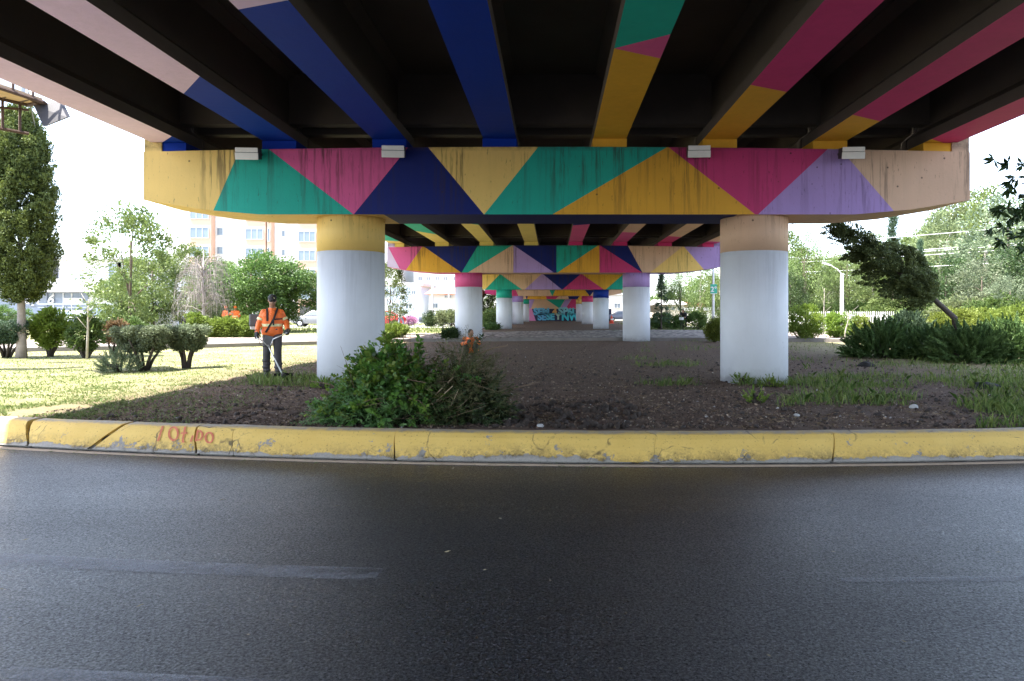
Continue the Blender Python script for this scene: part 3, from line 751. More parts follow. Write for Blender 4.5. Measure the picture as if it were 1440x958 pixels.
S('leafy_shrub','green shrub behind the rust-brown shrub',170,205,490,446,F_MID,40,70,.2,.09,g)
spray_shrub('feathery_shrub','small feathery grey-green shrub low on the lawn before the clipped pair',*GX(168,522),.42,.40,.52,F_SAGE,170,60,.04,.20)
S('gold_shrub','golden cone-like shrub left of the gold hedge',262,292,482,438,F_GOLD,50,80,.22,.10)
S('gold_hedge','rounded golden-green hedge behind the man in orange',291,362,480,443,F_GOLD,130,110,.26,.10,ry=None) if False else None
for k,(u0,u1,vt,lab) in enumerate(((289,322,449,'golden-green hedge shrub, leftmost of the three behind the man in orange'),(312,342,446,'golden-green hedge shrub, middle of the three behind the man in orange'),(334,364,443,'golden-green hedge shrub, tallest of the three, at the left shoulder of the man in orange'))):
    S('gold_shrub',lab,u0,u1,479,vt,F_GOLD,60,90,.24,.10,'golden hedge shrubs behind the man')
S('gold_shrub','pale golden bush between the nearest and the second column on the left',540,574,479,455,F_GOLD,60,90,.2,.09)
S('dark_shrub','small dark shrub at the foot of the pink-topped column',618,646,480,462,F_DK,45,80,.16,.09)
S('low_shrub','low green shrub beside the foot of the green-topped column',682,704,464,457,F_MID,40,60,.3,.12)
S('leafy_shrub','pale green bush between the pink-topped and the green-topped columns',676,704,461,438,F_LT,60,70,.45,.15)
# right side
S('gold_shrub','bright golden cone shrub left of the cream-topped column',991,1020,481,448,F_GOLD,70,110,.22,.08)
S('round_shrub','round green bush right of the cream-topped column',1105,1162,480,429,F_BRIGHT,90,110,.24,.085,'round bushes before the picket fence')
S('round_shrub','smaller round green bush before the white light pole',1160,1199,479,437,F_BRIGHT,70,100,.22,.085,'round bushes before the picket fence')
S('round_shrub','pale golden bush between the light pole and the juniper hedge',1192,1228,478,445,F_GOLD,60,90,.22,.085,'round bushes before the picket fence')
gj='juniper hedge on the right'
F_JUN=foliage('leaf_juniper',(.022,.058,.018),(.17,.27,.085),.5,.4)
for k,(u,vb,rx,ry,h,mt,lab) in enumerate(((1262,505,1.15,1.0,1.22,F_JUN,'dark feathery juniper, leftmost of the hedge under the leaning tree'),
        (1292,488,1.1,1.1,1.60,F_BLUE,'blue-green feathery juniper under the leaning trunk, behind the dark one'),
        (1335,507,1.05,1.0,1.05,F_JUN,'dark juniper in the hedge right below the leaning trunk'),
        (1395,512,1.2,1.0,1.15,F_JUN,'dark juniper in the hedge, second from the right edge'),
        (1450,512,1.1,1.0,1.25,F_JUN,'dark juniper cut by the right edge of the view'))):
    x,y=GX(u,vb); spray_shrub('juniper_shrub',lab,x,y+.9,rx,ry,h,mt,520,100,.075,.30,gj,asp=.34,up=.28)
for k,(u,vt,lab) in enumerate(((1345,436,'bright golden bush behind the dark juniper hedge, nearest to the leaning trunk'),(1395,432,'bright golden bush behind the dark juniper hedge, second from the right edge'),(1440,430,'bright golden bush behind the dark juniper hedge at the right edge'))):
    X,D=GX(u,483); shrub('gold_shrub',lab,X,D,1.25,1.0,EYE+(V0-vt)*D/F,F_GOLD,110,100,.24,.09,group='golden bushes behind the juniper hedge')

# leaning cypress
def leaning_tree():
    D=19.5; p0=Vector(((1352-U0)*D/F,D,-.05)); A=P(1310,418,D); B=P(1178,318,D-.3)
    o=empty('leaning_cypress',p0,0,'dark cypress leaning steeply to the left over the juniper hedge','tree')
    b=MB(); pts=[Vector((0,0,0)),(P(1342,447,D)-p0),(A-p0),(A.lerp(B,.4)-p0),(B-p0)]
    b.tube(pts,[.095,.085,.07,.045,.012],10); b.build('trunk',BARKD,o,True)
    n_=215; t=RNG.random(n_)**1.15; prof=np.interp(t,[0,.08,.3,.6,.85,1],[.20,.46,.58,.42,.22,.06])
    Ax=np.array(A-p0); Bx=np.array(B-p0); dirn=unit(Bx-Ax); up=np.array([0,0,1.0]); s=unit(np.cross(dirn,up)); up2=np.cross(s,dirn)
    q=RNG.random(n_)*2*PI; r=prof*(.25+.95*RNG.random(n_)**.8)
    base=Ax+(Bx-Ax)*t[:,None]+s*(r*np.cos(q))[:,None]+up2*(r*np.sin(q))[:,None]
    ax=unit(np.array([-1,0,.12])*1.0+(s*np.cos(q)[:,None]+up2*np.sin(q)[:,None])*.45+RNG.normal(size=(n_,3))*.25)
    L=.55*(.6+.8*RNG.random(n_)); idx=np.repeat(np.arange(n_),230); n=len(idx); k=RNG.random(n)
    pts=base[idx]+ax[idx]*((k-.3)*L[idx])[:,None]+rand_unit(n)*(.11*np.sin(np.clip(k,.05,.97)*PI))[:,None]
    V=leaves(pts,np.full(n,.06),.5,ax[idx],jitter=.5)
    ob('crown',np_mesh('leaning_crown',V,4,foliage('leaf_leaning',(.030,.055,.016),(.135,.175,.055),.6,.3),clump_rnd(idx,n,.5)),o)
leaning_tree()

# bare weeping tree
def bare_tree():
    X,D=(285-U0)*34/F,34; o=empty('bare_tree',(X,D,0),0,'leafless grey tree with drooping twigs before the apartment block','tree')
    b=MB(); H=EYE+(V0-352)*D/F; b.tube([(0,0,-.1),(.05,0,1),(0,.05,H*.6),(.05,0,H)],[.10,.085,.05,.02],8)
    b.build('trunk',plain('bark_ashen',(.30,.27,.25),.9,0,.2,8),o,True)
    b=MB()
    for i in range(64):
        a=random.uniform(0,6.28); z0=random.uniform(.28,.85)*H; R=1.75*random.uniform(.55,1.05)*(1-.45*(z0/H)**2); ca,sa=math.cos(a),math.sin(a)
        z1=min(H*1.0,z0+random.uniform(.35,.9)); L=[(0,0,z0),(R*.35*ca,R*.35*sa,z1-.1),(R*.7*ca,R*.7*sa,z1-.05),(R*ca,R*sa,max(.6,z1-random.uniform(.4,1.1)))]
        b.tube(L,[.022,.016,.011,.005],4); L=[Vector(p) for p in L]
        for j in range(15):
            t=random.uniform(.6,2.95); k=int(t); q=L[k].lerp(L[k+1],t-k); d=Vector((ca*random.uniform(-.05,.35)+random.uniform(-.25,.25),sa*random.uniform(-.05,.35)+random.uniform(-.25,.25),0))
            e=q+d+Vector((0,0,-random.uniform(.25,.95))); e.z=max(.4,e.z); b.tube([q,q+d*.6+Vector((0,0,random.uniform(-.1,.12))),e],[.007,.005,.002],3)
    b.build('crown',plain('twig_ashen',(.23,.20,.185),.9,0,.2,8),o); return o
bare_tree()

# background trees
gl='street trees on the left'
place_tree('airy',183,40,292,'tall airy tree with an open crown, before the white shop building',gl)
place_tree('broad2',168,46,385,'low pale green tree behind the airy tall one',gl)
place_tree('broad2',215,50,350,'pale tree between the airy tree and the leafless tree',gl)
place_tree('broad',352,46,352,'broad dense green tree before the salmon apartment block',gl,wide=1.25)
place_tree('broad',405,48,372,'smaller broad green tree right beside the dense one, near the yellow-topped column',gl,wide=1.15)
place_tree('broad2',310,50,366,'pale green tree left of the broad dense one',gl,wide=1.05)
place_tree('airy',268,54,345,'thin tree standing tall behind the leafless tree',gl)
place_tree('airy',548,36,372,'sparse tree with a slanting stem just right of the yellow-topped column',gl,wide=.9)
place_tree('darkbroad',686,80,405,'dark tree seen between the pink-topped and green-topped columns',gl)
place_tree('broad',12,44,428,'low green tree behind the cypress at the left edge',gl,wide=1.4)
place_tree('broad2',-30,42,415,'pale green tree just outside the left edge',gl)
gr='park trees on the right'
R_=[('conifer',930,50,384,'dark narrow conifer right of the lavender-topped column',1.0),
 ('willow',957,58,372,'light green drooping tree behind the hedge in the gap between columns',.9),
 ('poplar',985,62,352,'light green tall tree left of the green road sign',.9),
 ('poplar',1012,60,345,'light green tall tree right behind the green road sign',1),
 ('poplar',1100,62,308,'tall light green tree just right of the cream-topped column',1.1),
 ('willow',1132,60,330,'drooping light green tree, second right of the cream-topped column',.9),
 ('darkbroad',1112,56,382,'shady dark tree low behind the round green bush',.8),
 ('poplar2',1165,64,372,'pale tree left of the white light pole',.9),
 ('willow',1192,60,350,'drooping tree right behind the white light pole',.9),
 ('conifer',1256,75,300,'distant pointed conifer above the leaning cypress',.8),
 ('poplar',1228,66,330,'light green tree behind the top of the leaning cypress',1.0),
 ('broad2',1256,58,372,'round light green tree behind the middle of the leaning cypress',1),
 ('conifer',1294,52,336,'slim yellowish pointed tree right of the leaning cypress',.55),
 ('poplar2',1322,60,300,'pale tall tree right of the slim pointed one',1.1),
 ('poplar2',1352,64,276,'tall pale thin-leaved tree in the middle of the right-hand grove',1.2),
 ('poplar',1385,60,268,'tall light green tree in the right-hand grove',1.2),
 ('greyleaf',1418,52,272,'tall grey-green tree near the right edge',1.1),
 ('darkbroad',1330,50,360,'dark green tree low in the right-hand grove',1.1),
 ('greyleaf',1380,44,362,'grey-leaved bushy tree with pale leaves behind the golden bushes',1.0),
 ('darkbroad',1452,44,330,'dark tree cut by the right edge',1.1),
 ('poplar',1470,56,262,'tall light tree just outside the right edge',1.1),
 ('broad2',1290,62,385,'light green tree low behind the leaning trunk',1.0),
 ('greyleaf',1420,40,385,'pale grey-green small tree at the right behind the hedge',.9)]
for k,u,D,vt,lab,wd in R_: place_tree(k,u,D,vt,lab,gr,wide=wd)
for k,(u,D,vt) in enumerate(((1085,88,355),(1130,92,350),(1180,90,362),(1215,94,352),(1270,96,330),(1310,90,318),(1345,98,330),(1400,92,318),(1450,90,310),(945,92,392),(1000,95,385),(1050,90,375))):
    lab=['far pale tree, left end of the back row behind the round bush','far pale tree in the back row, second from its left end','far pale tree in the back row, behind the white light pole','far pale tree in the back row, right of the light pole','far pale tree in the back row, behind the leaning cypress',
      'far pale tree in the back row, behind the slim pointed tree','far pale tree in the back row, behind the tall pale trees','far pale tree in the back row, behind the grey-green trees','far pale tree in the back row, at the right edge','far pale tree behind the drooping tree in the gap between columns','far pale tree behind the green road sign','far pale tree hidden behind the cream-topped column'][k]
    place_tree(['willow','broad2','poplar2'][k%3],u,D,vt,lab,'far back row of park trees',wide=1.4)
# low hedge far right in the gap
for k,(u,vt,lab) in enumerate(((926,440,'dark clipped hedge bush right beside the lavender-topped column'),(946,441,'dark clipped hedge bush left of the bending cyclist'),(980,440,'dark clipped hedge bush right of the bending cyclist'))):
    D=52; shrub('hedge_bush',lab,(u-U0)*D/F,D,.75,.6,EYE+(V0-vt)*D/F+.02,F_MID,50,80,.28,.13,group='clipped bushes in the gap between columns')
# thin white-stemmed saplings
for k,(u,vb,vt,D,lab) in enumerate(((1158,474,405,34,'thin pale sapling before the round green bush'),(1187,482,436,29,'thin pale leaning sapling before the smaller round bush'),(937,452,405,62,'thin bare pale trunk in the gap right of the lavender-topped column'),(122,505,420,20.5,'thin grey stake-like sapling on the left lawn'))):
    D=F*EYE/(vb-V0) if k!=2 else D; X=(u-U0)*D/F; H=EYE+(V0-vt)*D/F
    o=empty('sapling',(X,D,-.02),0,lab,'sapling'); b=MB(); ln=(.25 if k==1 else .05)
    b.tube([(0,0,-.05),(ln*.3,.02,H*.4),(ln*.8,0,H*.75),(ln,0,H)],[.035,.03,.02,.008],6)
    for i in range(5):
        z=H*(.5+.1*i); b.tube([(ln*z/H,0,z),(ln*z/H+random.uniform(-.3,.3),random.uniform(-.3,.3),z+.35)],[.012,.004],4)
    b.build('trunk',BARKP,o,True)
    pts=np.array([[ln+RNG.normal()*.25,RNG.normal()*.25,H*(.7+.3*RNG.random())] for _ in range(160)])
    ob('leaves',np_mesh('sapling_leaves',leaves(pts,np.full(160,.08),.5),4,F_LT,RNG.random(160)),o)

# branch of a near tree at the right edge
def near_tree():
    o=empty('near_tree',(8.3,9.6,-.02),0,'dark-leaved tree whose leafy branch tips hang into the upper right corner','tree')
    b=MB(); b.tube([(0,0,-.1),(.03,0,1.2),(-.05,.05,2.4),(.1,0,3.6)],[.12,.10,.08,.04],10)
    tips=[]
    for (u,v) in ((1432,226),(1426,262),(1412,292),(1432,300),(1420,318),(1436,332),(1428,280),(1438,250),(1450,270),(1470,240),(1480,300),(1500,260),(1460,330),(1440,345),(1505,330),(1520,220)):
        D=random.uniform(8.3,9.2); q=P(u,v,D)-Vector((8.3,9.6,-.02)); tips.append(q)
        s=Vector((0,0,1.9+random.random())); m=s.lerp(q,.55)+Vector((0,0,.25)); b.tube([s,m,q],[.03,.018,.005],5)
    b.build('trunk',BARKD,o,True)
    C=[];A=[]
    for q in tips:
        for k in range(3):
            c=np.array(q)+RNG.normal(size=3)*np.array([.10,.15,.07]); d0=unit(np.array([-.8,-.2,-.35])+RNG.normal(size=3)*.4)
            for i in range(11):
                a=unit(d0+RNG.normal(size=3)*.65); C.append(c+a*.07); A.append(a)
    C=np.array(C);A=np.array(A)
    ob('leaves',np_mesh('near_leaves',leaves(C,np.full(len(C),.13),.30,A,jitter=.05),4,F_DK,RNG.random(len(C))),o)
near_tree()

# ------------------------------------------------------------------ GRASS, MULCH
def gzv(X,Y): return np.array([gz(a,b) for a,b in zip(X,Y)])
def grass_obj(name,label_mat,X,Y,hmin,hmax,w,tilt=.5):
    n=len(X); Z=gzv(X,Y)-.005; H=hmin+(hmax-hmin)*RNG.random(n)**1.6; q=RNG.random(n)*2*PI
    d=np.stack([np.cos(q),np.sin(q),np.zeros(n)],1); p=np.stack([X,Y,Z],1)
    lean=rand_unit(n)*tilt; lean[:,2]=0
    q1=p+lean*H[:,None]*.35+np.array([0,0,1])*H[:,None]*.6; tip=p+lean*H[:,None]+np.array([0,0,1])*H[:,None]*(1-.3*np.linalg.norm(lean,axis=1))[:,None]
    W=w*(.6+.8*RNG.random(n))[:,None]
    V=np.stack([p-d*W,p+d*W,q1+d*W*.7,tip,q1-d*W*.7],1)
    return tag(ob(name,np_mesh(name,V,5,label_mat,RNG.random(n))),kind='stuff')
G_FRESH=foliage('grass_fresh',(.055,.11,.018),(.22,.26,.07),.5,.4)
G_LAWN=foliage('grass_lawn',(.085,.15,.032),(.22,.25,.10),.6,.35)
def scatter_px(n,u0,u1,v0,v1,pred):
    """ground points spread over a region, denser near, kept where pred passes"""
    D0,D1=F*EYE/(v1-V0),F*EYE/(v0-V0)
    D=1/(1/D1+(1/D0-1/D1)*RNG.random(n)); u=u0+(u1-u0)*RNG.random(n); X=(u-U0)*D/F
    k=np.array([pred(a,b,c,d) and b>kerb_y(a)+.36 for a,b,c,d in zip(X,D,u,V0+F*EYE/D)]); return X[k],D[k]
def nz(x,y,s,k=0): return mnoise.noise(Vector((x*s,y*s,k)))
cols_xy=[(s*3.95,13.4) for s in (-1,1)]
def blobs(x,y,lst): return max([1-((x-a)/rx)**2-((y-b)/ry)**2 for a,b,rx,ry in lst])
pt=[(GX(945,540)[0],GX(945,540)[1],.75,.35),(-3.95,12.75,1.0,.45),(-5.6,13.6,1.6,1.0),(-4.9,12.9,1.2,.5),(4.4,12.6,1.0,.4),(5.6,12.6,1.1,.5),(3.0,17.5,1.0,.8),(2.4,19.5,.7,.6)]
def pr_fresh(x,y,u,v):
    b=blobs(x,y,pt)
    if b>0 and random.random()<b*1.2+.1+.9*nz(x,y,2.5,3): return True
    if u>1090:
        s=.9*nz(x,y,.55,4)+.75*nz(x,y,1.9,2)-.06+.30*max(0,1-abs(v-530)/42)*min(1,max(0,(u-1150)/80))+.34*min(1,max(0,(u-1330)/90))-.55*min(1,max(0,(v-560)/26))*min(1,max(0,(1420-u)/90))-.25*max(0,1-abs(v-548)/14)*min(1,max(0,(u-1350)/30))
        return s>0.05 and random.random()<min(.75,.05+s*1.2+.25*nz(x,y,5,8))
    if u>900 and v<500: return nz(x,y,.7,4)>.18 and random.random()<.6
    return False
X,Y=scatter_px(150000,350,1600,470,603,pr_fresh)
grass_obj('grass',G_FRESH,X,Y,.03,.24,.006,.7)
def pr_lawn(x,y,u,v):
    edge=-5.9+.8*nz(0,y,.5,1)
    return (x<edge or (x<edge+1.6 and random.random()<.25)) and nz(x,y,.8,7)>-.45 and random.random()<.55+.8*nz(x,y,1.3,5)
X,Y=scatter_px(150000,-250,560,465,600,pr_lawn)
grass_obj('lawn',G_LAWN,X,Y,.02,.065,.006,1.0)
X,Y=scatter_px(26000,330,1500,455,470,lambda x,y,u,v:(x<-6.5 or x>7.5) and y>44 and y<85)
grass_obj('far_grass',G_LAWN,X,Y,.10,.25,.03,.8)
# mulch: bark chips, dead leaves, clods
def chips():
    def pr(x,y,u,v): return x>-6.6+.9*nz(0,y,.6,1) and (u<1120 or random.random()<.55)
    X,Y=scatter_px(75000,40,1500,482,603,pr); n=len(X); Z=gzv(X,Y)+.006
    C=np.stack([X,Y,Z],1); ax=rand_unit(n); ax[:,2]*=.35; 
    V=leaves(C,.016+.042*RNG.random(n)**2.5,.55,unit(ax),jitter=.02)
    m,nt,ns,lk,b=nodes('mulch_bits'); at=N_(nt,'ShaderNodeAttribute'); at.attribute_name='rnd'
    c=ramp(nt,at.outputs['Fac'],[(0,(.020,.014,.011,1)),(.45,(.10,.066,.05,1)),(.80,(.20,.135,.092,1)),(.965,(.31,.23,.16,1)),(1,(.44,.38,.31,1))])
    lk.new(c,b.inputs['Base Color']); b.inputs['Roughness'].default_value=.9
    tag(ob('mulch',np_mesh('mulch',V,4,m,RNG.random(n))),kind='stuff')
chips()
def rocks(name,pts,col,kind='stuff',rmin=.015,rmax=.04):
    b=MB()
    for x,y in pts:
        r=random.uniform(rmin,rmax); c=(x,y,gz(x,y)+r*.3); k=len(b.v); b.ell(c,(r*random.uniform(.8,1.4),r*random.uniform(.7,1.2),r*random.uniform(.5,.8)),8,6,rot=Euler((random.random(),random.random(),random.random()*6)).to_matrix())
        for i in range(k,len(b.v)):
            v=Vector(b.v[i]); b.v[i]=tuple(v+(v-Vector(c))*.35*mnoise.noise(v*37))
    return tag(b.build(name,plain(name+'_mat',col,.9,0,.35,20,.01),None,False),kind=kind)
X,Y=scatter_px(900,60,1450,500,603,lambda x,y,u,v:x>-5.6); rocks('soil_clods',list(zip(X,Y)),(.045,.034,.028))
X,Y=scatter_px(70,200,1450,500,603,lambda x,y,u,v:x>-5.6); rocks('pebbles',list(zip(X,Y)),(.33,.31,.29),rmin=.008,rmax=.022)
for (u,v,r,lab) in ((1285,573,.055,'round grey stone on the bare soil right of the cream-topped column'),(1120,585,.035,'small pale stone near the kerb under the cream-topped column'),(1392,556,.03,'small white stone beside the dark soil mound'),(760,602,.035,'pale pinkish stone lying just behind the kerb')):
    x,y=GX(u,v); y=max(y,kerb_y(x)+.42); b=MB(); b.ell((0,0,0),(r*1.2,r,r*.7),14,10)
    for i,p in enumerate(b.v): p=Vector(p); b.v[i]=tuple(p*(1+.18*mnoise.noise(p*22+Vector((u,0,0)))))
    o=b.build('stone',plain('pale_stone',(.42,.41,.39),.85,0,.2,25,.004),None,True); o.location=(x,y,gz(x,y)+r*.4); tag(o,lab,'stone')
for (u,v,r,lab) in ((1388,546,.32,'low mound of black soil on the right-hand grass'),(1218,514,.22,'smaller mound of black soil before the juniper hedge')):
    x,y=GX(u,v); b=MB(); n=20
    b.lathe([(r,-.03),(r*.8,.03),(r*.5,.085),(r*.2,.11),(.01,.118)],n=n)
    for i,p in enumerate(b.v): p=Vector(p); b.v[i]=tuple(p+Vector((p.x,p.y,p.z*.5))*.5*mnoise.noise(p*9+Vector((u,0,0))))
    o=b.build('soil_mound',plain('black_soil',(.012,.010,.009),.95,0,.3,20,.02),None,True); o.location=(x,y,gz(x,y)); tag(o,lab,'soil mound')
def straw():
    def pr(x,y,u,v): return (nz(x,y,1.1,6)+.5*nz(x,y,3,2))>(.05 if v>555 else .3) and (u>690 or u<430)
    X,Y=scatter_px(26000,60,1500,500,603,pr); n=len(X); Z=gzv(X,Y)+.009
    ax=rand_unit(n); ax[:,2]*=.18
    tag(ob('dry_straw',np_mesh('dry_straw',leaves(np.stack([X,Y,Z],1),.03+.06*RNG.random(n)**2,.10,unit(ax),jitter=.02),4,foliage('dry_straw',(.10,.065,.03),(.34,.25,.14),.8,.1),RNG.random(n))),kind='stuff')
straw()
X,Y=scatter_px(160,700,900,566,603,lambda x,y,u,v:True); rocks('dug_soil',list(zip(X,Y)),(.040,.028,.021),rmin=.025,rmax=.06)
for k,(u,v,lab) in enumerate(((1043,540,'small weed growing at the left foot of the cream-topped column'),(1085,544,'small weed growing at the right foot of the cream-topped column'),(1062,566,'low weed on the soil in front of the cream-topped column'),(455,545,'leafy weed at the foot of the yellow-topped column beside the heap'))):
    x,y=GX(u,v); spray_shrub('weed',lab,x,y,.16,.10,.20,F_BRIGHT,26,22,.035,.12,'weeds at the column feet',.5)
# bits on the road
n=150; X=RNG.uniform(-4,5,n); Y=RNG.uniform(2.6,7,n); k=np.array([b<kerb_y(a)-.2 for a,b in zip(X,Y)]); X,Y=X[k],Y[k]; n=len(X)
ax=rand_unit(n); ax[:,2]*=.1
V=leaves(np.stack([X,Y,np.full(n,ROADZ+.012)],1),.012+.05*RNG.random(n)**4,.18,unit(ax),jitter=.02)
m_,nt_,ns_,lk_,b_=nodes('straw_bits'); b_.inputs['Base Color'].default_value=(.28,.23,.14,1); b_.inputs['Roughness'].default_value=.8
tag(ob('road_litter',np_mesh('road_litter',V,4,m_)),kind='stuff')
# clippings along the kerb foot
n=420; a=RNG.uniform(-.26,.0,n); dd=RNG.uniform(-.30,-.02,n)
C=np.array([tuple(karc(i,j,ROADZ+.014)) for i,j in zip(a,dd)]); ax=rand_unit(n); ax[:,2]*=.1
tag(ob('kerb_clippings',np_mesh('kerb_clippings',leaves(C,.015+.035*RNG.random(n)**2,.2,unit(ax),jitter=.02),4,G_LAWN,RNG.random(n))),kind='stuff')

# ------------------------------------------------------------------ PILE OF CUT BRANCHES
def pile():
    o=empty('brush_pile',(-1.74,8.60,0),0,'heap of freshly cut green branches just behind the yellow kerb','brush pile'); o.scale=(.80,.85,1.0)
    def hgt(x,y):          # top of the heap
        a=max(0,1-((x+.35)/.95)**2-((y)/.75)**2); b=max(0,1-((x-.80)/.66)**2-((y-.10)/.65)**2); c=max(0,1-((x+.95)/.55)**2-((y+.05)/.55)**2)
        return max(.78*a**.75,.84*b**.65,.36*c**.6)
    def frond_set(name,mat,n,cx,cy,sx,sy,L,per,ls,asp,droopy,hk=(.2,1),outward=True,rnd_amt=.6):
        C=[];A=[];I=[]
        k=0
        while k<n:
            x=RNG.normal(cx,sx); y=RNG.normal(cy,sy); H=hgt(x,y)
            if H<.06: continue
            z=H*RNG.uniform(*hk); d=unit(np.array([(x-cx)*.9,(y-cy)*.7-.25,.32])+RNG.normal(size=3)*.45)
            l=L*RNG.uniform(.5,1.3); side=unit(np.cross(d,np.array([0,0,1.])+RNG.normal(size=3)*.3))
            for j in range(per):
                t=(j+.5)/per; p=np.array([x,y,z])+d*l*t-np.array([0,0,1])*droopy*(l*t)**2
                sgn=1 if j%2 else -1; a=unit(d*.65+side*sgn*.9+RNG.normal(size=3)*.15-np.array([0,0,droopy*.5]))
                p=p+a*ls*.5; 
                if p[2]<.02: p[2]=.02+RNG.random()*.03
                C.append(p);A.append(a);I.append(k)
            k+=1
        C=np.array(C);A=np.array(A);I=np.array(I)
        ob(name,np_mesh('pile_'+name,leaves(C,np.full(len(C),ls),asp,A,jitter=.04),4,mat,clump_rnd(I,len(C),rnd_amt)),o)
    frond_set('broad_leaves',foliage('pile_leaf',(.035,.10,.018),(.15,.26,.045),.35,.4),620,-.35,-.05,.38,.3,.28,12,.075,.55,.3,(.35,1.08))
    frond_set('fern_fronds',foliage('pile_fern',(.06,.15,.045),(.18,.30,.10),.45,.4),520,-.6,-.35,.45,.22,.38,30,.045,.25,.5,(.1,.8))
    frond_set('bright_leaves',F_BRIGHT,130,-.5,-.25,.5,.3,.25,12,.065,.6,.2,(.75,1.15))
    frond_set('conifer_sprigs',F_OLIVE,760,.75,-.02,.33,.3,.36,28,.040,.2,.15,(.1,1.08))
    frond_set('dark_sprigs',F_DK,500,.6,-.15,.5,.3,.34,22,.05,.3,.4,(.05,.8))
    frond_set('dark_leaves',F_MID,300,-.4,0,.45,.28,.26,12,.07,.5,.3,(.05,.8))
    b=MB()
    for i in range(130):
        x=random.uniform(-.9,1.35); y=random.uniform(-.55,.4); H=hgt(x,y)
        if H<.1: continue
        d=Vector((random.uniform(-1,1),random.uniform(-.6,.2),random.uniform(-.25,.5))).normalized(); l=random.uniform(.25,.8); p=Vector((x,y,H*random.uniform(.4,1.0)))
        q=p+d*l; q.z=max(q.z,.03); m=p.lerp(q,.5)+Vector((random.uniform(-.06,.06),random.uniform(-.06,.06),random.uniform(-.03,.06)))
        r=random.choice((.003,.004,.005,.008)); b.tube([p,m,q],[r,r*.8,r*.4],5)
    b.build('twigs',plain('cut_twig',(.17,.115,.07),.85,0,.35,9),o)
    b=MB()
    for i in range(7):
        x=random.uniform(.2,.9); p=Vector((x,-.50+.1*random.random(),random.uniform(.12,.4))); q=p+Vector((random.uniform(-.35,.3),random.uniform(-.1,.25),random.uniform(.1,.35)))
        b.tube([p,q],[.009,.007],8)
    b.build('cut_stems',plain('cut_stem_pale',(.36,.28,.18),.8,0,.3,14),o)
    # near-black leaves close the core of the heap, its shade put into their colour
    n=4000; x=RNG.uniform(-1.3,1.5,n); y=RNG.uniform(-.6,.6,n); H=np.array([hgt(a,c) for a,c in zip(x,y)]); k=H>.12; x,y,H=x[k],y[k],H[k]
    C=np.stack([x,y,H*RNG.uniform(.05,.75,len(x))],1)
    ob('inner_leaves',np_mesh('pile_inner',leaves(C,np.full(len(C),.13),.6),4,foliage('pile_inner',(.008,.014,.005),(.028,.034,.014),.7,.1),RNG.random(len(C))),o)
pile()
def sprig(label,base,tip,nleaf,ls,mat,stemr=.009):
    base,tip=Vector(base),Vector(tip); o=empty('cut_branch',base,0,label,'cut branch','loose cut branches on the heap')
    d=tip-base; b=MB(); b.tube([(0,0,0),d*.5+Vector((.02,0,.03)),d],[stemr,stemr*.7,stemr*.3],6); b.build('stem',plain('cut_twig',(.17,.115,.07)),o)
    t=RNG.random(nleaf)**.6; dn=np.array(d.normalized()); A=unit(rand_unit(nleaf)+dn*.5); C=np.array(d)[None,:]*t[:,None]+A*ls*(.5+.5*RNG.random((nleaf,1)))
    if nleaf: ob('leaves',np_mesh('sprig_leaves',leaves(C,np.full(nleaf,ls),.55,A,jitter=.1),4,mat,RNG.random(nleaf)),o)
PL=foliage('pile_leaf',(.035,.10,.018),(.15,.26,.045))
sprig('upright leafy branch with broad leaves, topmost on the left of the heap',P(566,535,8.6),P(540,470,8.45),95,.085,F_BRIGHT)
sprig('leafy branch with broad leaves leaning left off the heap',P(560,540,8.5),P(520,500,8.3),80,.085,PL)
sprig('small leafy sprig sticking up from the middle of the heap',P(575,525,8.7),P(592,484,8.6),45,.06,PL,.006)
sprig('bright yellow-green sprig low on the front of the heap',P(540,560,8.0),P(496,572,7.95),55,.055,F_BRIGHT)
for bs,tp,nl,sz,mt_,lab in (((470,560,8.3),(452,578,8.1),40,.05,F_BRIGHT,'feathery sprig fanning out at the lower left of the heap'),((600,530,8.6),(628,478,8.7),40,.05,F_OLIVE,'brownish sprig sticking up at the right top of the heap'),((520,545,8.4),(488,520,8.3),50,.07,PL,'leafy sprig sticking out of the left flank of the heap'),((640,530,8.5),(690,505,8.5),45,.05,F_OLIVE,'brownish drooping sprig on the right flank of the heap'),((575,560,8.0),(600,575,7.95),45,.05,F_BRIGHT,'small bright sprig low on the middle front of the heap')):
    sprig(lab,P(*bs),P(*tp),nl,sz,mt_,.006)
sprig('bare dark stick poking out on the right of the heap',P(668,500,8.7),P(714,486,8.75),0,.05,PL,.014)
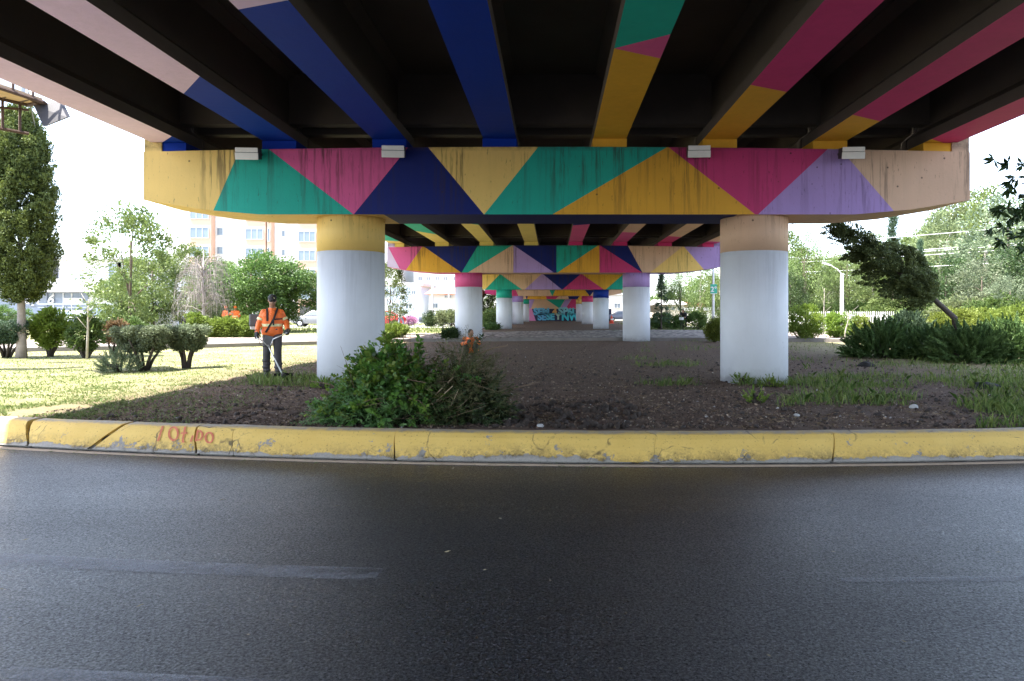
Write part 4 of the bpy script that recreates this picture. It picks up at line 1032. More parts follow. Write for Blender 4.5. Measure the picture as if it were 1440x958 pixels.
# ------------------------------------------------------------------ BUILDINGS
WHT=plain('white_render',(.66,.65,.64),.7,0,.05,1); SALM=plain('salmon_render',(.55,.36,.27),.75,0,.06,2); GLZ=plain('window_glass',(.16,.20,.25),.12,0,.3,.7)
FRM=plain('pale_frame',(.55,.56,.57),.5,0,.05); SHOP=plain('shop_blue_grey',(.22,.26,.33),.5,0,.1,2); DKR=plain('dark_recess',(.05,.05,.055),.7); TILE=plain('red_roof_tile',(.52,.15,.09),.8,0,.2,5)
PALEB=plain('pale_blue_render',(.55,.62,.72),.7,0,.06,1); CREAMB=plain('cream_render',(.72,.66,.56),.75,0,.06,1); BRK=plain('brown_shutter',(.25,.09,.06),.7,0,.2,6)
def bx(D): return lambda u:(u-U0)*D/F
def bzv(D): return lambda v:EYE+(V0-v)*D/F
def window(parent,x,y,z,w,h,nm=2,name='window'):
    f=MB(); t=.06
    f.b6(x-w/2,x+w/2,y-.05,y+.05,z-h/2,z-h/2+t); f.b6(x-w/2,x+w/2,y-.05,y+.05,z+h/2-t,z+h/2)
    for i in range(nm+1):
        q=x-w/2+t/2+(w-t)*i/nm; f.b6(q-t/2,q+t/2,y-.045,y+.045,z-h/2+t,z+h/2-t)
    o=f.build(name,FRM,parent); g=MB(); g.b6(x-w/2+.03,x+w/2-.03,y-.01,y+.02,z-h/2+.03,z+h/2-.03); g.build('pane',GLZ,o); return o
# apartment block
def apartments():
    D=97; X=bx(D); B=empty('apartment_block',(X(350),D,0),0,'tall white apartment block with salmon bay windows, behind the left trees','building'); ox=X(350)
    x=lambda u:X(u)-ox; H=24
    q=MB(); q.b6(x(222),x(560),2,16,-.2,H); q.build('wall',WHT,B)
    q=MB(); q.b6(x(218),x(564),1.7,16.3,H,H+.5); q.build('roof',WHT,B)
    pitch=2.74
    for (u0,u1,off) in ((262,293,.2),(341,370,0),(416,444,-.35),(478,506,0)):
        s=MB(); s.b6(x(u0),x(u1),.8,1.98,2.6,H-.1); bay=s.build('bay',SALM,B)
        for k in range(8):
            z=EYE+(V0-328.5+(off/2.74)*27)*D/F-pitch*3+pitch*k
            if z<3.4 or z>H-1.2: continue
            window(B,(x(u0)+x(u1))/2-.1,.74,z,(x(u1)-x(u0))*.86,1.55,3)
    s=MB(); s.b6(x(371.5),x(378),.9,1.98,2,H-.1); s.build('stair_strip',SALM,B)
    for k in range(8):
        z=4.2+2.74*k
        if z<H-1: window(B,x(374.5),.82,z,.42,1.9,1,'slit_window'); window(B,x(300),1.94,z+.6,.9,1.1,1); window(B,x(391),1.94,z+.3,.5,.9,1)
    for u0,u1 in ((300,338),(416,446)):
        s=MB(); s.b6(x(u0),x(u1),.9,1.95,-.1,2.5); e=s.build('entrance_surround',plain('entrance_salmon',(.6,.36,.25),.75),B); s=MB(); s.b6(x(u0)+.25,x(u1)-.25,.84,.92,0,2.2); s.build('entrance_glass',DKR,e)
    return B
apartments()
def shop():
    D=58; X=bx(D); Z=bzv(D); B=empty('shop_building',(X(80),D,0),0,'low white two-storey shop building with a flat roof and blue-grey ground floor, far left','building'); ox=X(80); x=lambda u:X(u)-ox
    q=MB(); q.b6(x(-140),x(178),.6,12,-.1,Z(365)); q.build('wall',WHT,B)
    q=MB(); q.b6(x(-150),x(186),-.3,12.4,Z(365)+.003,Z(362)); q.build('roof',plain('roof_edge_grey',(.42,.44,.46),.7),B)
    q=MB(); q.b6(x(-150),x(190),-1.0,.598,Z(411),Z(393)); q.build('canopy',WHT,B)
    q=MB(); q.b6(x(-120),x(118),.45,.598,.0,Z(411.5)); sf=q.build('shopfront',SHOP,B)
    for u in (70,84,96,-40,-10): 
        q=MB(); q.b6(x(u)-.05,x(u)+.05,.40,.448,.9,Z(412)); q.build('mullion',FRM,sf)
    q=MB(); q.b6(x(20),x(62),.30,.44,Z(431),Z(412)); sg=q.build('sign_board',plain('sign_slate',(.20,.23,.29),.5),B)
    text_ob('sign_writing','agi  6',1.15,(x(51),.285,Z(424)-.2),WHT,sg,offset=.02,shear=.3)
    q=MB(); q.b6(x(62.5),x(75),.5,.598,Z(392),Z(366.5)); q.build('recess',DKR,B)
    for u,w in ((66,.3),(152,1.2),(162,1.0)):
        window(B,x(u)+.25,.56,Z(379),w,1.25,2)
    q=MB(); q.b6(x(76),x(128),.52,.595,Z(385),Z(384)); q.b6(x(92),x(93),.54,.596,Z(393),Z(385)); q.b6(x(108),x(109),.54,.596,Z(393),Z(385)); q.build('panel_joint',plain('joint_grey',(.5,.5,.5),.8),B)
    q=MB(); q.b6(x(64),x(190),-.9,-.80,Z(428.8),Z(427)); q.b6(x(64),x(190),-.9,-.80,Z(433),Z(432)); q.build('railing',plain('grey_rail',(.30,.33,.36),.5),B)
    q=MB(); q.b6(x(86),x(112),.30,.44,Z(427),Z(419)); q.build('white_banner',WHT,B)
shop()
def kiosk():
    D=52; X=bx(D); Z=bzv(D); B=empty('kiosk',(X(201),D,0),0,'small white kiosk with a reddish barred window, right of the shop building','kiosk'); ox=X(201); x=lambda u:X(u)-ox
    q=MB(); q.b6(x(184),x(218),0,3,-.1,Z(431)); q.build('wall',WHT,B)
    q=MB(); q.b6(x(182),x(220),-.25,3.2,Z(431)+.002,Z(429)); q.build('roof',FRM,B)
    q=MB(); q.b6(x(192),x(214),-.06,-.004,Z(447),Z(434)); w_=q.build('window',BRK,B); q=MB()
    for k in range(4): q.b6(x(194+5*k),x(194.7+5*k),-.09,-.062,Z(447),Z(434))
    q.build('bars',FRM,w_)
kiosk()
def slab_house(label,D,u0,u1,vt,wm,roofm,wins,dep=9,vroof=None,name='house',base=0):
    X=bx(D); Z=bzv(D); ox=X((u0+u1)/2); B=empty(name,(ox,D,0),0,label,'building'); x=lambda u:X(u)-ox
    q=MB(); q.b6(x(u0),x(u1),0,dep,-.2,Z(vt)); q.build('wall',wm,B)
    if vroof is not None:
        q=MB(); x0,x1=x(u0)-.4,x(u1)+.4; z0,z1=Z(vt)-.05,Z(vroof)
        q.add([(x0,-.5,z0),(x1,-.5,z0),(x1,dep+.5,z0),(x0,dep+.5,z0),(x0,dep/2,z1),(x1,dep/2,z1)],[(0,1,5,4),(2,3,4,5),(0,4,3),(1,2,5),(0,3,2,1)]); q.build('roof',roofm,B)
    else:
        q=MB(); q.b6(x(u0)-.2,x(u1)+.2,-.2,dep+.2,Z(vt)+.003,Z(vt)+.35); q.build('roof',roofm,B)
    for (u,v,w,h,m) in wins: window(B,x(u),-.05,Z(v),w*D/F,h*D/F,m)
    return B
slab_house('white house with a red tiled roof and a dark window, left of the pink-topped column',74,603,668,413,WHT,TILE,[(630,417,10,4.5,4),(652,417,8,4.5,3),(612,430,8,7,2)],vroof=403.5)
slab_house('pale blue-white building with a flat roof, between the yellow-topped column and the red-roofed house',80,542,592,402,PALEB,WHT,[(552,412,8,6,2),(568,412,8,6,2),(582,412,6,6,2),(556,430,9,8,3),(575,431,9,8,2)])
slab_house('tall white building standing behind the red-roofed house',100,582,652,372,WHT,FRM,[(u,v,6,6,2) for u in (591,603,615,627,640) for v in (380,392)])
slab_house('narrow pinkish-grey house between the blue-white building and the red roof',90,589,606,415,plain('mauve_render',(.55,.46,.45),.8),TILE,[(597,422,6,5,2)],vroof=411)
slab_house('small cream house with dark red shutters in the gap right of the lavender-topped column',78,930,962,428,CREAMB,WHT,[(938,434,4,5,1),(946,434,4,5,1),(955,434,5,6,2)],vroof=421)
slab_house('long low peach house right of the small cream one, behind the bending cyclist',86,962,992,429,plain('peach_render',(.68,.50,.36),.8),TILE,[(970,435,4,4,2),(982,435,4,4,2)])
slab_house('white wall-like low building behind the road sign pole',70,985,1045,437,WHT,FRM,[])
slab_house('white building with black scribbles right of the blue-topped column',112,846,878,415,WHT,FRM,[(868,430,9,7,2)])
slab_house('long low pale building at the far left edge',75,-140,-20,400,CREAMB,FRM,[(-110,412,12,8,3),(-80,412,12,8,3),(-50,412,12,8,3)])

# picket fence
def fence():
    D=50; X=bx(D); x0,x1=X(1062),X(1262); y0,y1=52,47; n=86; z1=EYE+.06
    o=empty('picket_fence',(x0,y0,0),math.atan2(y1-y0,x1-x0),'long white picket fence behind the round bushes on the right','fence'); L=math.hypot(x1-x0,y1-y0)
    for k in range(n):
        q=MB(); a=L*k/n
        q.add([(a,-.012,.06),(a+.055,-.012,.06),(a+.055,-.012,z1-.05),(a+.0275,-.012,z1),(a,-.012,z1-.05)]+[(a,.012,.06),(a+.055,.012,.06),(a+.055,.012,z1-.05),(a+.0275,.012,z1),(a,.012,z1-.05)],
          [(0,1,2,3,4),(9,8,7,6,5),(0,5,6,1),(1,6,7,2),(2,7,8,3),(3,8,9,4),(4,9,5,0)]); q.build('picket',WHT,o)
    for z in (.4,1.05): q=MB(); q.b6(0,L,.016,.05,z,z+.07); q.build('rail',WHT,o)
    for k in range(9): q=MB(); q.b6(L*k/8-.05,L*k/8+.05,.055,.15,-.1,z1-.02); q.build('post',WHT,o)
fence()
def pole(label,u,D,vt,r=.055,arm=True,cat='lamp post',name='lamp_post'):
    o=empty(name,((u-U0)*D/F,D,0),0,label,cat); H=EYE+(V0-vt)*D/F; q=MB(); q.tube([(0,0,-.1),(0,0,H*.5),(0,0,H)],[r*1.3,r,r*.8],10); q.build('post',WHT,o,True)
    if arm:
        q=MB(); q.tube([(0,0,H-.05),(-.25,0,H+.25),(-.75,0,H+.55)],[.035,.03,.025],6); q.build('arm',WHT,o); q=MB(); q.box((-.95,0,H+.60),(.5,.18,.09),rot=Euler((0,math.radians(18),0)).to_matrix()); q.build('lamp_head',FRM,o)
    return o,H
pole('white lamp post between the round bushes on the right',1184,42,385,.11)
pole('thin white pole before the red-roofed house',608,66,395,.10,False,'utility pole','utility_pole')
pole('grey pole standing at the right window of the red-roofed house',631,68,403,.05,False,'utility pole','utility_pole')
def sign():
    D=40; o,H=pole('green road sign with a white number on a white post, left of the cream-topped column',1003,D,378,.075,False,'road sign','road_sign')
    GR=plain('sign_green',(.02,.33,.22),.45,0,.05); z=bzv(D); q=MB(); q.b6(-.19,.19,-.13,-.10,z(413.5),z(400)); b=q.build('sign_plate',GR,o)
    text_ob('sign_writing','2\u00b0',.42,(0,-.137,z(410.5)),WHT,b,offset=.008,extrude=.003); q=MB(); q.b6(-.19,.19,-.136,-.131,z(413.4),z(412.7)); q.build('sign_line',WHT,b)
sign()
def cone():
    D=82; o=empty('traffic_cone',((860-U0)*D/F,D,-.01),0,'orange traffic cone right of the blue-topped column','traffic cone'); OR=plain('cone_orange',(.75,.10,.05),.6,0,.05)
    q=MB(); q.lathe([(.26,.03),(.20,.35),(.13,.65),(.05,.95)],n=20); q.build('cone_body',OR,o,True); q=MB(); q.b6(-.32,.32,-.32,.32,-.02,.032); q.build('base',OR,o); q=MB(); q.lathe([(.197,.40),(.157,.56)],n=20); q.build('band',WHT,o)
cone()
# cars
def car(label,u,D,rz,col,vb=None,L=4.3,suv=False):
    o=empty('parked_car',((u-U0)*D/F,D,.03),rz,label,'car','cars parked along the far streets'); h=1.72 if suv else 1.45
    pm=plain('car_paint_%02d%02d%02d'%tuple(int(c*99) for c in col),col,.25,.0,.03); 
    sec=[(-L/2,.45,.80,.72),(-L/2+.12,.35,.92,.80),(-L/2+.9,.28,.98,.86),(-L/2+1.5,.28,1.0,.88),(.4,.28,1.0,.88),(L/2-.9,.28,.98,.88),(L/2-.15,.33,.93,.82),(L/2,.45,.80,.72)]
    q=MB()
    for x,z0,z1,hw in sec:
        q.v+=[(x,-hw,z0+.1),(x,-hw*.95,z0),(x,hw*.95,z0),(x,hw,z0+.1),(x,hw,z1-.12),(x,hw*.9,z1),(x,-hw*.9,z1),(x,-hw,z1-.12)]
    for i in range(7):
        for k in range(8): q.f.append((i*8+k,i*8+(k+1)%8,i*8+8+(k+1)%8,i*8+8+k)); q.m.append(0)
    q.f+= [tuple(range(8))[::-1],tuple(range(56,64))]; q.m+=[0,0]
    q.build('body',pm,o,True)
    q=MB(); a=[(-L/2+1.05,.98),(-L/2+1.85,h),(L/2-(.5 if suv else 1.35),h),(L/2-(.2 if suv else .55),.98)]
    q.add([(x,s*(.84 if z<1 else .66),z) for s in (-1,1) for x,z in a],[(0,1,2,3),(7,6,5,4),(0,4,5,1),(1,5,6,2),(2,6,7,3),(3,7,4,0)]); c=q.build('cabin',pm,o,bevel=.05)
    q=MB()
    for s in (-1,1):
        i=lambda t,zz:(a[0][0]+(a[1][0]-a[0][0])*t); z0,z1=1.04,h-.1
        w=lambda z:(.84-(z-.98)/(h-.98)*.18+.012)*s
        q.add([(a[0][0]+.22,w(z0),z0),(a[1][0]+.08,w(z1),z1),(a[2][0]-.08,w(z1),z1),(a[3][0]-.25,w(z0),z0)],[(0,1,2,3) if s<0 else (3,2,1,0)])
    q.build('window',GLZ,c)
    for x in (-L/2+.85,L/2-.85):
        for s in (-1,1):
            q=MB(); q.tube([(x,s*.90,.32),(x,s*.68,.32)],.32,18); wv=q.build('wheel',plain('tyre',(.02,.02,.02),.8),o); q=MB(); q.tube([(x,s*.91,.32),(x,s*.89,.32)],.19,14); q.build('rim',FRM,wv)
    for s in (-1,1): q=MB(); q.ell((-L/2+.04,s*.62,.68),(.05,.14,.09),10,6); q.build('headlight',WHT,o)
    return o
car('dark grey car parked before the shop building, behind the thin stake',146,50.5,.05,(.035,.04,.045),suv=True)
car('silver car parked before the shop, left of the dark grey one',92,51,.05,(.42,.44,.46))
car('grey car half hidden behind the yellow-topped column',446,62,.1,(.22,.23,.24))
car('red car half hidden behind the right side of the yellow-topped column',536,60,.1,(.45,.03,.04))
car('dark car parked before the red-roofed house',622,64,.1,(.05,.06,.08))
car('grey car far back right of the orange traffic cone',872,98,.15,(.22,.24,.30))
car('dark car seen between the pair of far orange workers',302,52,.1,(.06,.06,.07))
# shrubs under the houses
for k,(u0,u1,vb,vt,mt,lab) in enumerate(((598,612,456,440,F_DK,'dark flowering bush left of the white-flowered hedge by the red-roofed house'),(612,628,456,439,F_PALE,'pale flowering bush below the red-roofed house, left half'),(626,642,456,439,F_PALE,'pale flowering bush below the red-roofed house, right half'))):
    X_,D_=GX((u0+u1)/2,vb); D_=62; X_=((u0+u1)/2-U0)*D_/F; shrub('flower_bush',lab,X_,D_,(u1-u0)*D_/F*.55,.7,EYE-(vt-V0)*D_/F+.1,mt,40,60,.35,.14,group='bushes on the far lawn')
X_=(577-U0)*66/F; shrub('pink_bush','magenta flowering bush before the blue-white building',X_,66,.7,.6,.95,foliage('petal_pink',(.30,.12,.22),(.5,.28,.42)),40,60,.3,.13)
# long low hedges that close the far side of the park
for k,(u,D,w,h,mt,lab) in enumerate(((1090,58,3.2,1.9,F_MID,'green undergrowth bush behind the picket fence, left of the lamp post'),(1150,60,3.2,2.2,F_LT,'light undergrowth bush behind the picket fence at the lamp post'),(1205,60,3.2,2.0,F_MID,'green undergrowth bush behind the picket fence, right of the lamp post'),(1262,58,3.4,2.2,F_LT,'light undergrowth bush behind the right end of the picket fence'),
    (1310,44,2.4,1.9,F_LT,'light undergrowth bush behind the leaning trunk'),(1365,42,2.6,2.1,F_PALE,'pale undergrowth bush behind the golden bushes'),(1420,40,2.6,2.2,F_MID,'green undergrowth bush behind the golden bushes at the right edge'),(1475,40,2.6,2.2,F_LT,'light undergrowth bush just outside the right edge'))):
    shrub('undergrowth_bush',lab,(u-U0)*D/F,D,w,1.3,h,mt,120,90,.5,.18,group='undergrowth behind the fence')
# far belt of trees that stands as one mass on the horizon
def belt():
    pts=[];R=[]
    for k in range(900):
        a=random.uniform(-1.15,1.15); r=random.uniform(150,190); hh=7+5*mnoise.noise(Vector((a*9,0,0)))+3*mnoise.noise(Vector((a*31,4,0)))
        c=np.array([r*math.sin(a),r*math.cos(a),random.uniform(.3,max(2,hh))]); pts.append(c+rand_unit(45)*RNG.random((45,1))**.4*1.7); R+= [random.random()]*45
    C=np.concatenate(pts); tag(ob('far_wood',np_mesh('far_wood',leaves(C,np.full(len(C),.9),.6),4,F_MID,np.array(R)*.6+RNG.random(len(R))*.4)),kind='stuff')
belt()

# overhead lines on the right, tied to two poles outside the view
def lines():
    A=Vector((-14,118,11)); Bq=Vector((46,38,8.0))
    for nm,p,lab in (('utility_pole',A,'utility pole far behind the bridge carrying the overhead lines'),('utility_pole',Bq,'utility pole right of the view carrying the overhead lines')):
        o=empty(nm,(p.x,p.y,0),0,lab,'utility pole'); q=MB(); q.tube([(0,0,-.2),(0,0,p.z+.6)],[.16,.11],10); q.build('post',plain('pole_concrete',(.38,.37,.35),.9),o); q=MB(); q.box((0,0,p.z),(1.8,.12,.12),rot=Euler((0,0,.9)).to_matrix()); q.build('crossarm',plain('pole_concrete',(.38,.37,.35)),o)
    for k,(du,z,lab) in enumerate(((0,0,'topmost overhead line before the right-hand trees'),(.5,-1.35,'overhead line before the right-hand trees, second from the top'),(-.4,-1.6,'overhead line before the right-hand trees, third from the top'),(.2,-1.9,'overhead line before the right-hand trees, fourth from the top'),(.3,-3.0,'lowest overhead line before the right-hand trees'))):
        a=A+Vector((du*.6,du*.8,z)); b=Bq+Vector((du*.6,du*.8,z*.85)); q=MB()
        q.tube([a.lerp(b,t)-Vector((0,0,1.2*(1-(2*t-1)**2))) for t in [i/24 for i in range(25)]],.022,5)
        tag(q.build('overhead_line',plain('line_grey',(.55,.56,.58),.5)),lab,'cable',group='overhead lines on the right')
lines()
q=MB(); a=P(34,100,17); b=P(99,375,56.5); q.tube([a.lerp(b,t)-Vector((0,0,1.0*(1-(2*t-1)**2))) for t in [i/20 for i in range(21)]],.016,5); tag(q.build('service_cable',plain('cable_grey',(.22,.22,.23),.6)),'thin cable slanting down from the billboard frame to the shop building','cable')

# billboard walkway at the upper left
def billboard():
    Y=15.5; p=P(-60,440,Y); o=empty('billboard',(p.x,Y,0),0,'rusty steel billboard frame with a walkway and a grey lamp panel, upper left corner','billboard'); L=lambda u,v,D:P(u,v,D)-Vector((p.x,Y,0))
    RU=plain('rusted_steel',(.10,.06,.045),.8,.2,.4,8); PLY=plain('plywood_deck',(.50,.34,.20),.8,0,.2,4); GP=plain('grey_lamp_panel',(.03,.028,.034),.6,0,.1,3); BD=plain('billboard_sheet',(.42,.45,.50),.6,0,.3,1.2)
    q=MB(); q.tube([(-2,0,-.2),(-2,0,8.5)],[.35,.30],16); q.build('post',plain('post_grey',(.3,.3,.32),.6),o,True)
    # walkway runs toward the viewer's left
    a0,a1,b1,b0=L(-90,92,14.0),L(60,142,15.6),L(40,146,16.4),L(-90,118,14.9)
    q=MB(); up=Vector((0,0,.06)); q.add([a0,a1,b1,b0,a0+up,a1+up,b1+up,b0+up],[(0,1,2,3)[::-1],(4,5,6,7),(0,1,5,4),(1,2,6,5),(2,3,7,6),(3,0,4,7)]); q.build('walkway',PLY,o)
    q=MB()
    for s,e in ((a0,a1),(b0,b1),(a1,b1)): q.tube([s-Vector((0,0,.03)),e-Vector((0,0,.03))],.045,6)
    for t in (.1,.3,.5,.7,.9): 
        q.tube([a0.lerp(a1,t),b0.lerp(b1,t)],.03,6); q.tube([b0.lerp(b1,t),b0.lerp(b1,t)-Vector((0,0,.75))],.03,6); q.tube([a0.lerp(a1,t),a0.lerp(a1,t)+Vector((0,0,.9))],.025,6)
    q.tube([b0-Vector((0,0,.72)),b1-Vector((0,0,.72))],.04,6); q.tube([a0+Vector((0,0,.9)),a1+Vector((0,0,.9))],.03,6); q.tube([b0-Vector((0,0,.4)),b1-Vector((0,0,.15))],.03,6)
    q.build('frame',RU,o)
    q=MB(); c=[L(47,148,15.7),L(83,143,15.7),L(94,165,15.5),L(61,178,15.5)]; d=Vector((0,.12,.04)); q.add(c+[k+d for k in c],[(0,1,2,3),(7,6,5,4),(0,4,5,1),(1,5,6,2),(2,6,7,3),(3,7,4,0)]); q.build('lamp_panel',GP,o)
    q=MB(); q.tube([L(60,142,15.6),L(66,147,15.7)],.03,6); q.tube([L(20,128,15.2),L(60,150,15.75)],.02,6); q.build('bracket',RU,o)
    q=MB(); c=[L(-160,60,17.5),L(30,106,17.5),L(30,130,17.5),L(-160,100,17.5)]; d=Vector((0,.15,0)); q.add(c+[k+d for k in c],[(0,1,2,3),(7,6,5,4),(0,4,5,1),(1,5,6,2),(2,6,7,3),(3,7,4,0)]); q.build('sheet',BD,o)
billboard()

# ------------------------------------------------------------------ PEOPLE
SKIN=plain('skin',(.30,.16,.10),.55,0,.08,20); ORG=plain('hi_vis_orange',(.85,.17,.03),.6,0,.1,9,.004); DKT=plain('dark_trousers',(.055,.05,.055),.8,0,.3,8,.006); BLK=plain('black_cloth',(.018,.017,.018),.7,0,.2,20)
REF=plain('reflective_tape',(.72,.68,.36),.35,0,.06,30); BOOT=plain('black_boot',(.02,.018,.016),.5); GLV=plain('dark_glove',(.03,.028,.028),.7); HAIR=plain('dark_hair',(.02,.015,.012),.6)
DG=None
def fuse(name,mb,mat,parent,voxel,smooth=4):
    o=mb.build(name,mat,None); r=o.modifiers.new('r','REMESH'); r.mode='VOXEL'; r.voxel_size=voxel; s=o.modifiers.new('s','SMOOTH'); s.iterations=smooth; s.factor=.5
    me=bpy.data.meshes.new_from_object(o.evaluated_get(bpy.context.evaluated_depsgraph_get())); me.name=name
    me.polygons.foreach_set('use_smooth',[True]*len(me.polygons)); bpy.data.objects.remove(o); return ob(name,me,parent)
def hand(b,wrist,fdir,palmn,side,grip=None):
    """palm and five fingers; fingers bend toward palmn"""
    w=Vector(wrist); f=Vector(fdir).normalized(); n=Vector(palmn).normalized(); s=f.cross(n).normalized()*side
    k=w+f*.085
    for a in (-.028,-.009,.010,.028): b.capsule(w+s*a*.6,k+s*a,.015,.0125,8)
    for i,(a,l) in enumerate(zip((-.030,-.010,.010,.030),(.068,.080,.075,.058))):
        p=k+s*a; q=p+(f*.7+n*.7).normalized()*l*.5; r=q+(f*-.25+n).normalized()*l*.42
        b.capsule(p,q,.0105,.0095,8); b.capsule(q,r,.0095,.008,8)
    t0=w+f*.03-s*.032; t1=t0-s*.025+f*.03+n*.02; t2=t1+f*.025+n*.025; b.capsule(t0,t1,.013,.011,8); b.capsule(t1,t2,.011,.009,8)
def person(loc,rz,label,J,top,legs,hat='cap',group=None,voxel=.011,stripes=True,glove=True,sc=1.0,shoe=BOOT,sleeves=True):
    o=empty('person',loc,rz,label,'person',group); o.scale=(sc,)*3
    J={k:Vector(v) for k,v in J.items()}
    hd=J['head']; nk=J['neck']; fw=J['face'].normalized(); upv=(hd-nk).normalized(); upv=(upv-fw*upv.dot(fw)).normalized(); sd=fw.cross(upv).normalized()
    R=Matrix((sd,-fw,upv)).transposed()
    h=lambda x,y,z:hd+sd*x+fw*y+upv*z           # x side, y forward, z up
    b=MB()
    b.ell(h(0,-.008,.03),(.080,.098,.094),rot=R); b.ell(h(0,.022,-.04),(.064,.068,.082),rot=R); b.capsule(h(0,.086,.012),h(0,.104,-.022),.010,.015,8)
    b.ell(h(0,.070,-.068),(.026,.016,.008),rot=R); b.ell(h(0,.062,-.098),(.026,.02,.018),rot=R)
    for s in (-1,1): b.ell(h(s*.076,-.012,-.008),(.012,.022,.032),10,8,rot=R); b.ell(h(s*.032,.078,.018),(.02,.012,.008),10,6,rot=R)
    b.capsule(nk-Vector((0,0,.05)),h(0,-.02,-.05),.062,.054); 
    b.capsule(J['pelvis'],J['chest'],.12,.13); b.capsule(J['chest'],nk-Vector((0,0,.05)),.13,.075)
    for s in 'lr':
        k=1 if s=='l' else -1
        b.capsule(J['sh'+s],J['el'+s],.045,.036); b.capsule(J['el'+s],J['wr'+s],.036,.026); b.capsule(J['chest'],J['sh'+s],.09,.05)
        b.capsule(J['hi'+s],J['kn'+s],.075,.052); b.capsule(J['kn'+s],J['an'+s],.05,.035); b.capsule(J['pelvis'],J['hi'+s],.11,.085)
        hand(b,J['wr'+s],J['hd'+s],J['pn'+s],k)
    body=fuse('body',b,SKIN,o,voxel*.72,2)
    for s in (-1,1):
        q=MB(); q.ell(h(s*.032,.0875,.010),(.013,.008,.007),10,6,rot=R); q.build('eye',plain('eye_dark',(.03,.02,.015),.2),body,True)
    b=MB(); ch=J['chest']; pv=J['pelvis']; acr=(J['shl']-J['shr']).normalized()
    for t in (0,.33,.66,1):
        c=(pv+Vector((0,0,.0))).lerp(ch,t); c2=pv.lerp(ch,min(1,t+.34)); wd=.075+.02*t
        b.capsule(c-acr*wd,c2-acr*(wd+.01),.118,.122); b.capsule(c+acr*wd,c2+acr*(wd+.01),.118,.122)
    b.capsule(ch,nk-Vector((0,0,.05)),.135,.078); b.capsule(pv-acr*.085-Vector((0,0,.03)),pv+acr*.085-Vector((0,0,.03)),.132,.132)
    for s in 'lr':
        b.capsule(ch+(J['sh'+s]-ch)*.25,J['sh'+s]-Vector((0,0,.012)),.105,.064); b.capsule(nk-Vector((0,0,.06)),J['sh'+s],.07,.058); b.capsule(J['sh'+s],J['el'+s],.068,.056)
        if sleeves: b.capsule(J['el'+s],J['el'+s].lerp(J['wr'+s],.93),.060,.046)
    b.capsule(pv-Vector((0,0,.02)),ch,.140,.146)
    shirt=fuse('shirt',b,top,o,voxel,3)
    b=MB()
    b.capsule(pv-acr*.07,pv+acr*.07,.128,.128)
    for s in 'lr':
        b.capsule(J['hi'+s],J['kn'+s],.104,.079); b.capsule(J['kn'+s],J['an'+s]+Vector((0,0,.03)),.080,.070)
        for i in range(4):
            t=.42+.17*i; c=J['kn'+s].lerp(J['an'+s],t); b.ell(c+acr*(.012 if i%2 else -.012),(.082,.085,.035),14,8)
    fuse('trousers',b,legs,o,voxel,3)
    for s in 'lr':
        b=MB(); a=J['an'+s]; d=J.get('ft'+s,Vector((0,-1,0))); b.capsule(a,a-Vector((0,0,.03)),.052,.05); b.capsule(a-Vector((0,0,.045))-d*.04,a-Vector((0,0,.055))+d*.16,.045,.038)
        fuse('boot',b,shoe,o,.012,2)
        if glove:
            b=MB(); hand(b,J['wr'+s],J['hd'+s],J['pn'+s],1 if s=='l' else -1); b.capsule(J['wr'+s],J['wr'+s]-J['hd'+s].normalized()*.05,.034,.038)
            g=fuse('glove',b,GLV,o,voxel*.7,1); dm=g.modifiers.new('d','DISPLACE'); dm.strength=.005; dm.mid_level=0
    if stripes:
        for z0,z1,tr in ((.24,.36,1),):
            q=MB(); c=pv.lerp(ch,.38); ax=(ch-pv).normalized(); n=36
            # band round the waist, wrapped onto the cloth
            for i in range(n):
                a=2*PI*i/n; dirv=acr*math.cos(a)*.212+ax.cross(acr).normalized()*math.sin(a)*.132
                for w_ in (-.028,.028): q.v.append(tuple(c+dirv+ax*w_))
            q.f=[(2*i,2*((i+1)%n),2*((i+1)%n)+1,2*i+1) for i in range(n)]; q.m=[0]*n
            t_=q.build('reflective_band',REF,shirt,True)
            sw=t_.modifiers.new('w','SHRINKWRAP'); sw.target=shirt; sw.wrap_mode='OUTSIDE_SURFACE'; sw.offset=.006; 
        for s in 'lr':
            q=MB(); c=J['shl' if s=='l' else 'shr'].lerp(J['el'+s],.62); ax=(J['el'+s]-J['sh'+s]).normalized(); q.tube([c-ax*.025,c+ax*.025],.0755,20,cap=False); q.build('reflective_band',REF,shirt,True)
    if hat=='cap':
        q=MB(); n=20
        q.ell(h(0,-.008,.050),(.088,.108,.088),20,14,rot=R); q.v=[tuple(Vector(p)+upv*max(0,.046-(Vector(p)-hd).dot(upv))) for p in q.v]; cap=q.build('cap',BLK,o,True)
        q=MB(); vs=[]
        for i in range(9):
            a=math.radians(-62+15.5*i); vs+=[h(.080*math.sin(a),-.008+.098*math.cos(a),.052),h(.086*math.sin(a),.0+.165*math.cos(a)**.7,.046-.010*abs(math.sin(a)))]
        q.add(vs,[(2*i,2*i+1,2*i+3,2*i+2) for i in range(8)]); br=q.build('brim',BLK,cap,True); so_=br.modifiers.new('s','SOLIDIFY'); so_.thickness=.006
        q=MB(); q.ell(h(-.03,.085,.075),(.010,.006,.014),8,6,rot=R); q.build('badge',REF,cap)
    elif hat=='hair':
        q=MB(); q.ell(h(0,-.022,.042),(.084,.098,.088),20,10,rot=R); q.ell(h(0,-.05,-.02),(.078,.06,.08),16,8,rot=R); fuse('hair',q,HAIR,o,.012,2)
    elif hat=='wide':
        q=MB(); q.lathe([(.26,-.008),(.25,.006),(.10,.02),(.095,.09),(.06,.115),(.01,.118)],c=tuple(hd+Vector((0,0,.06))),n=24); q.build('hat',BLK,o,True)
    elif hat=='helmet':
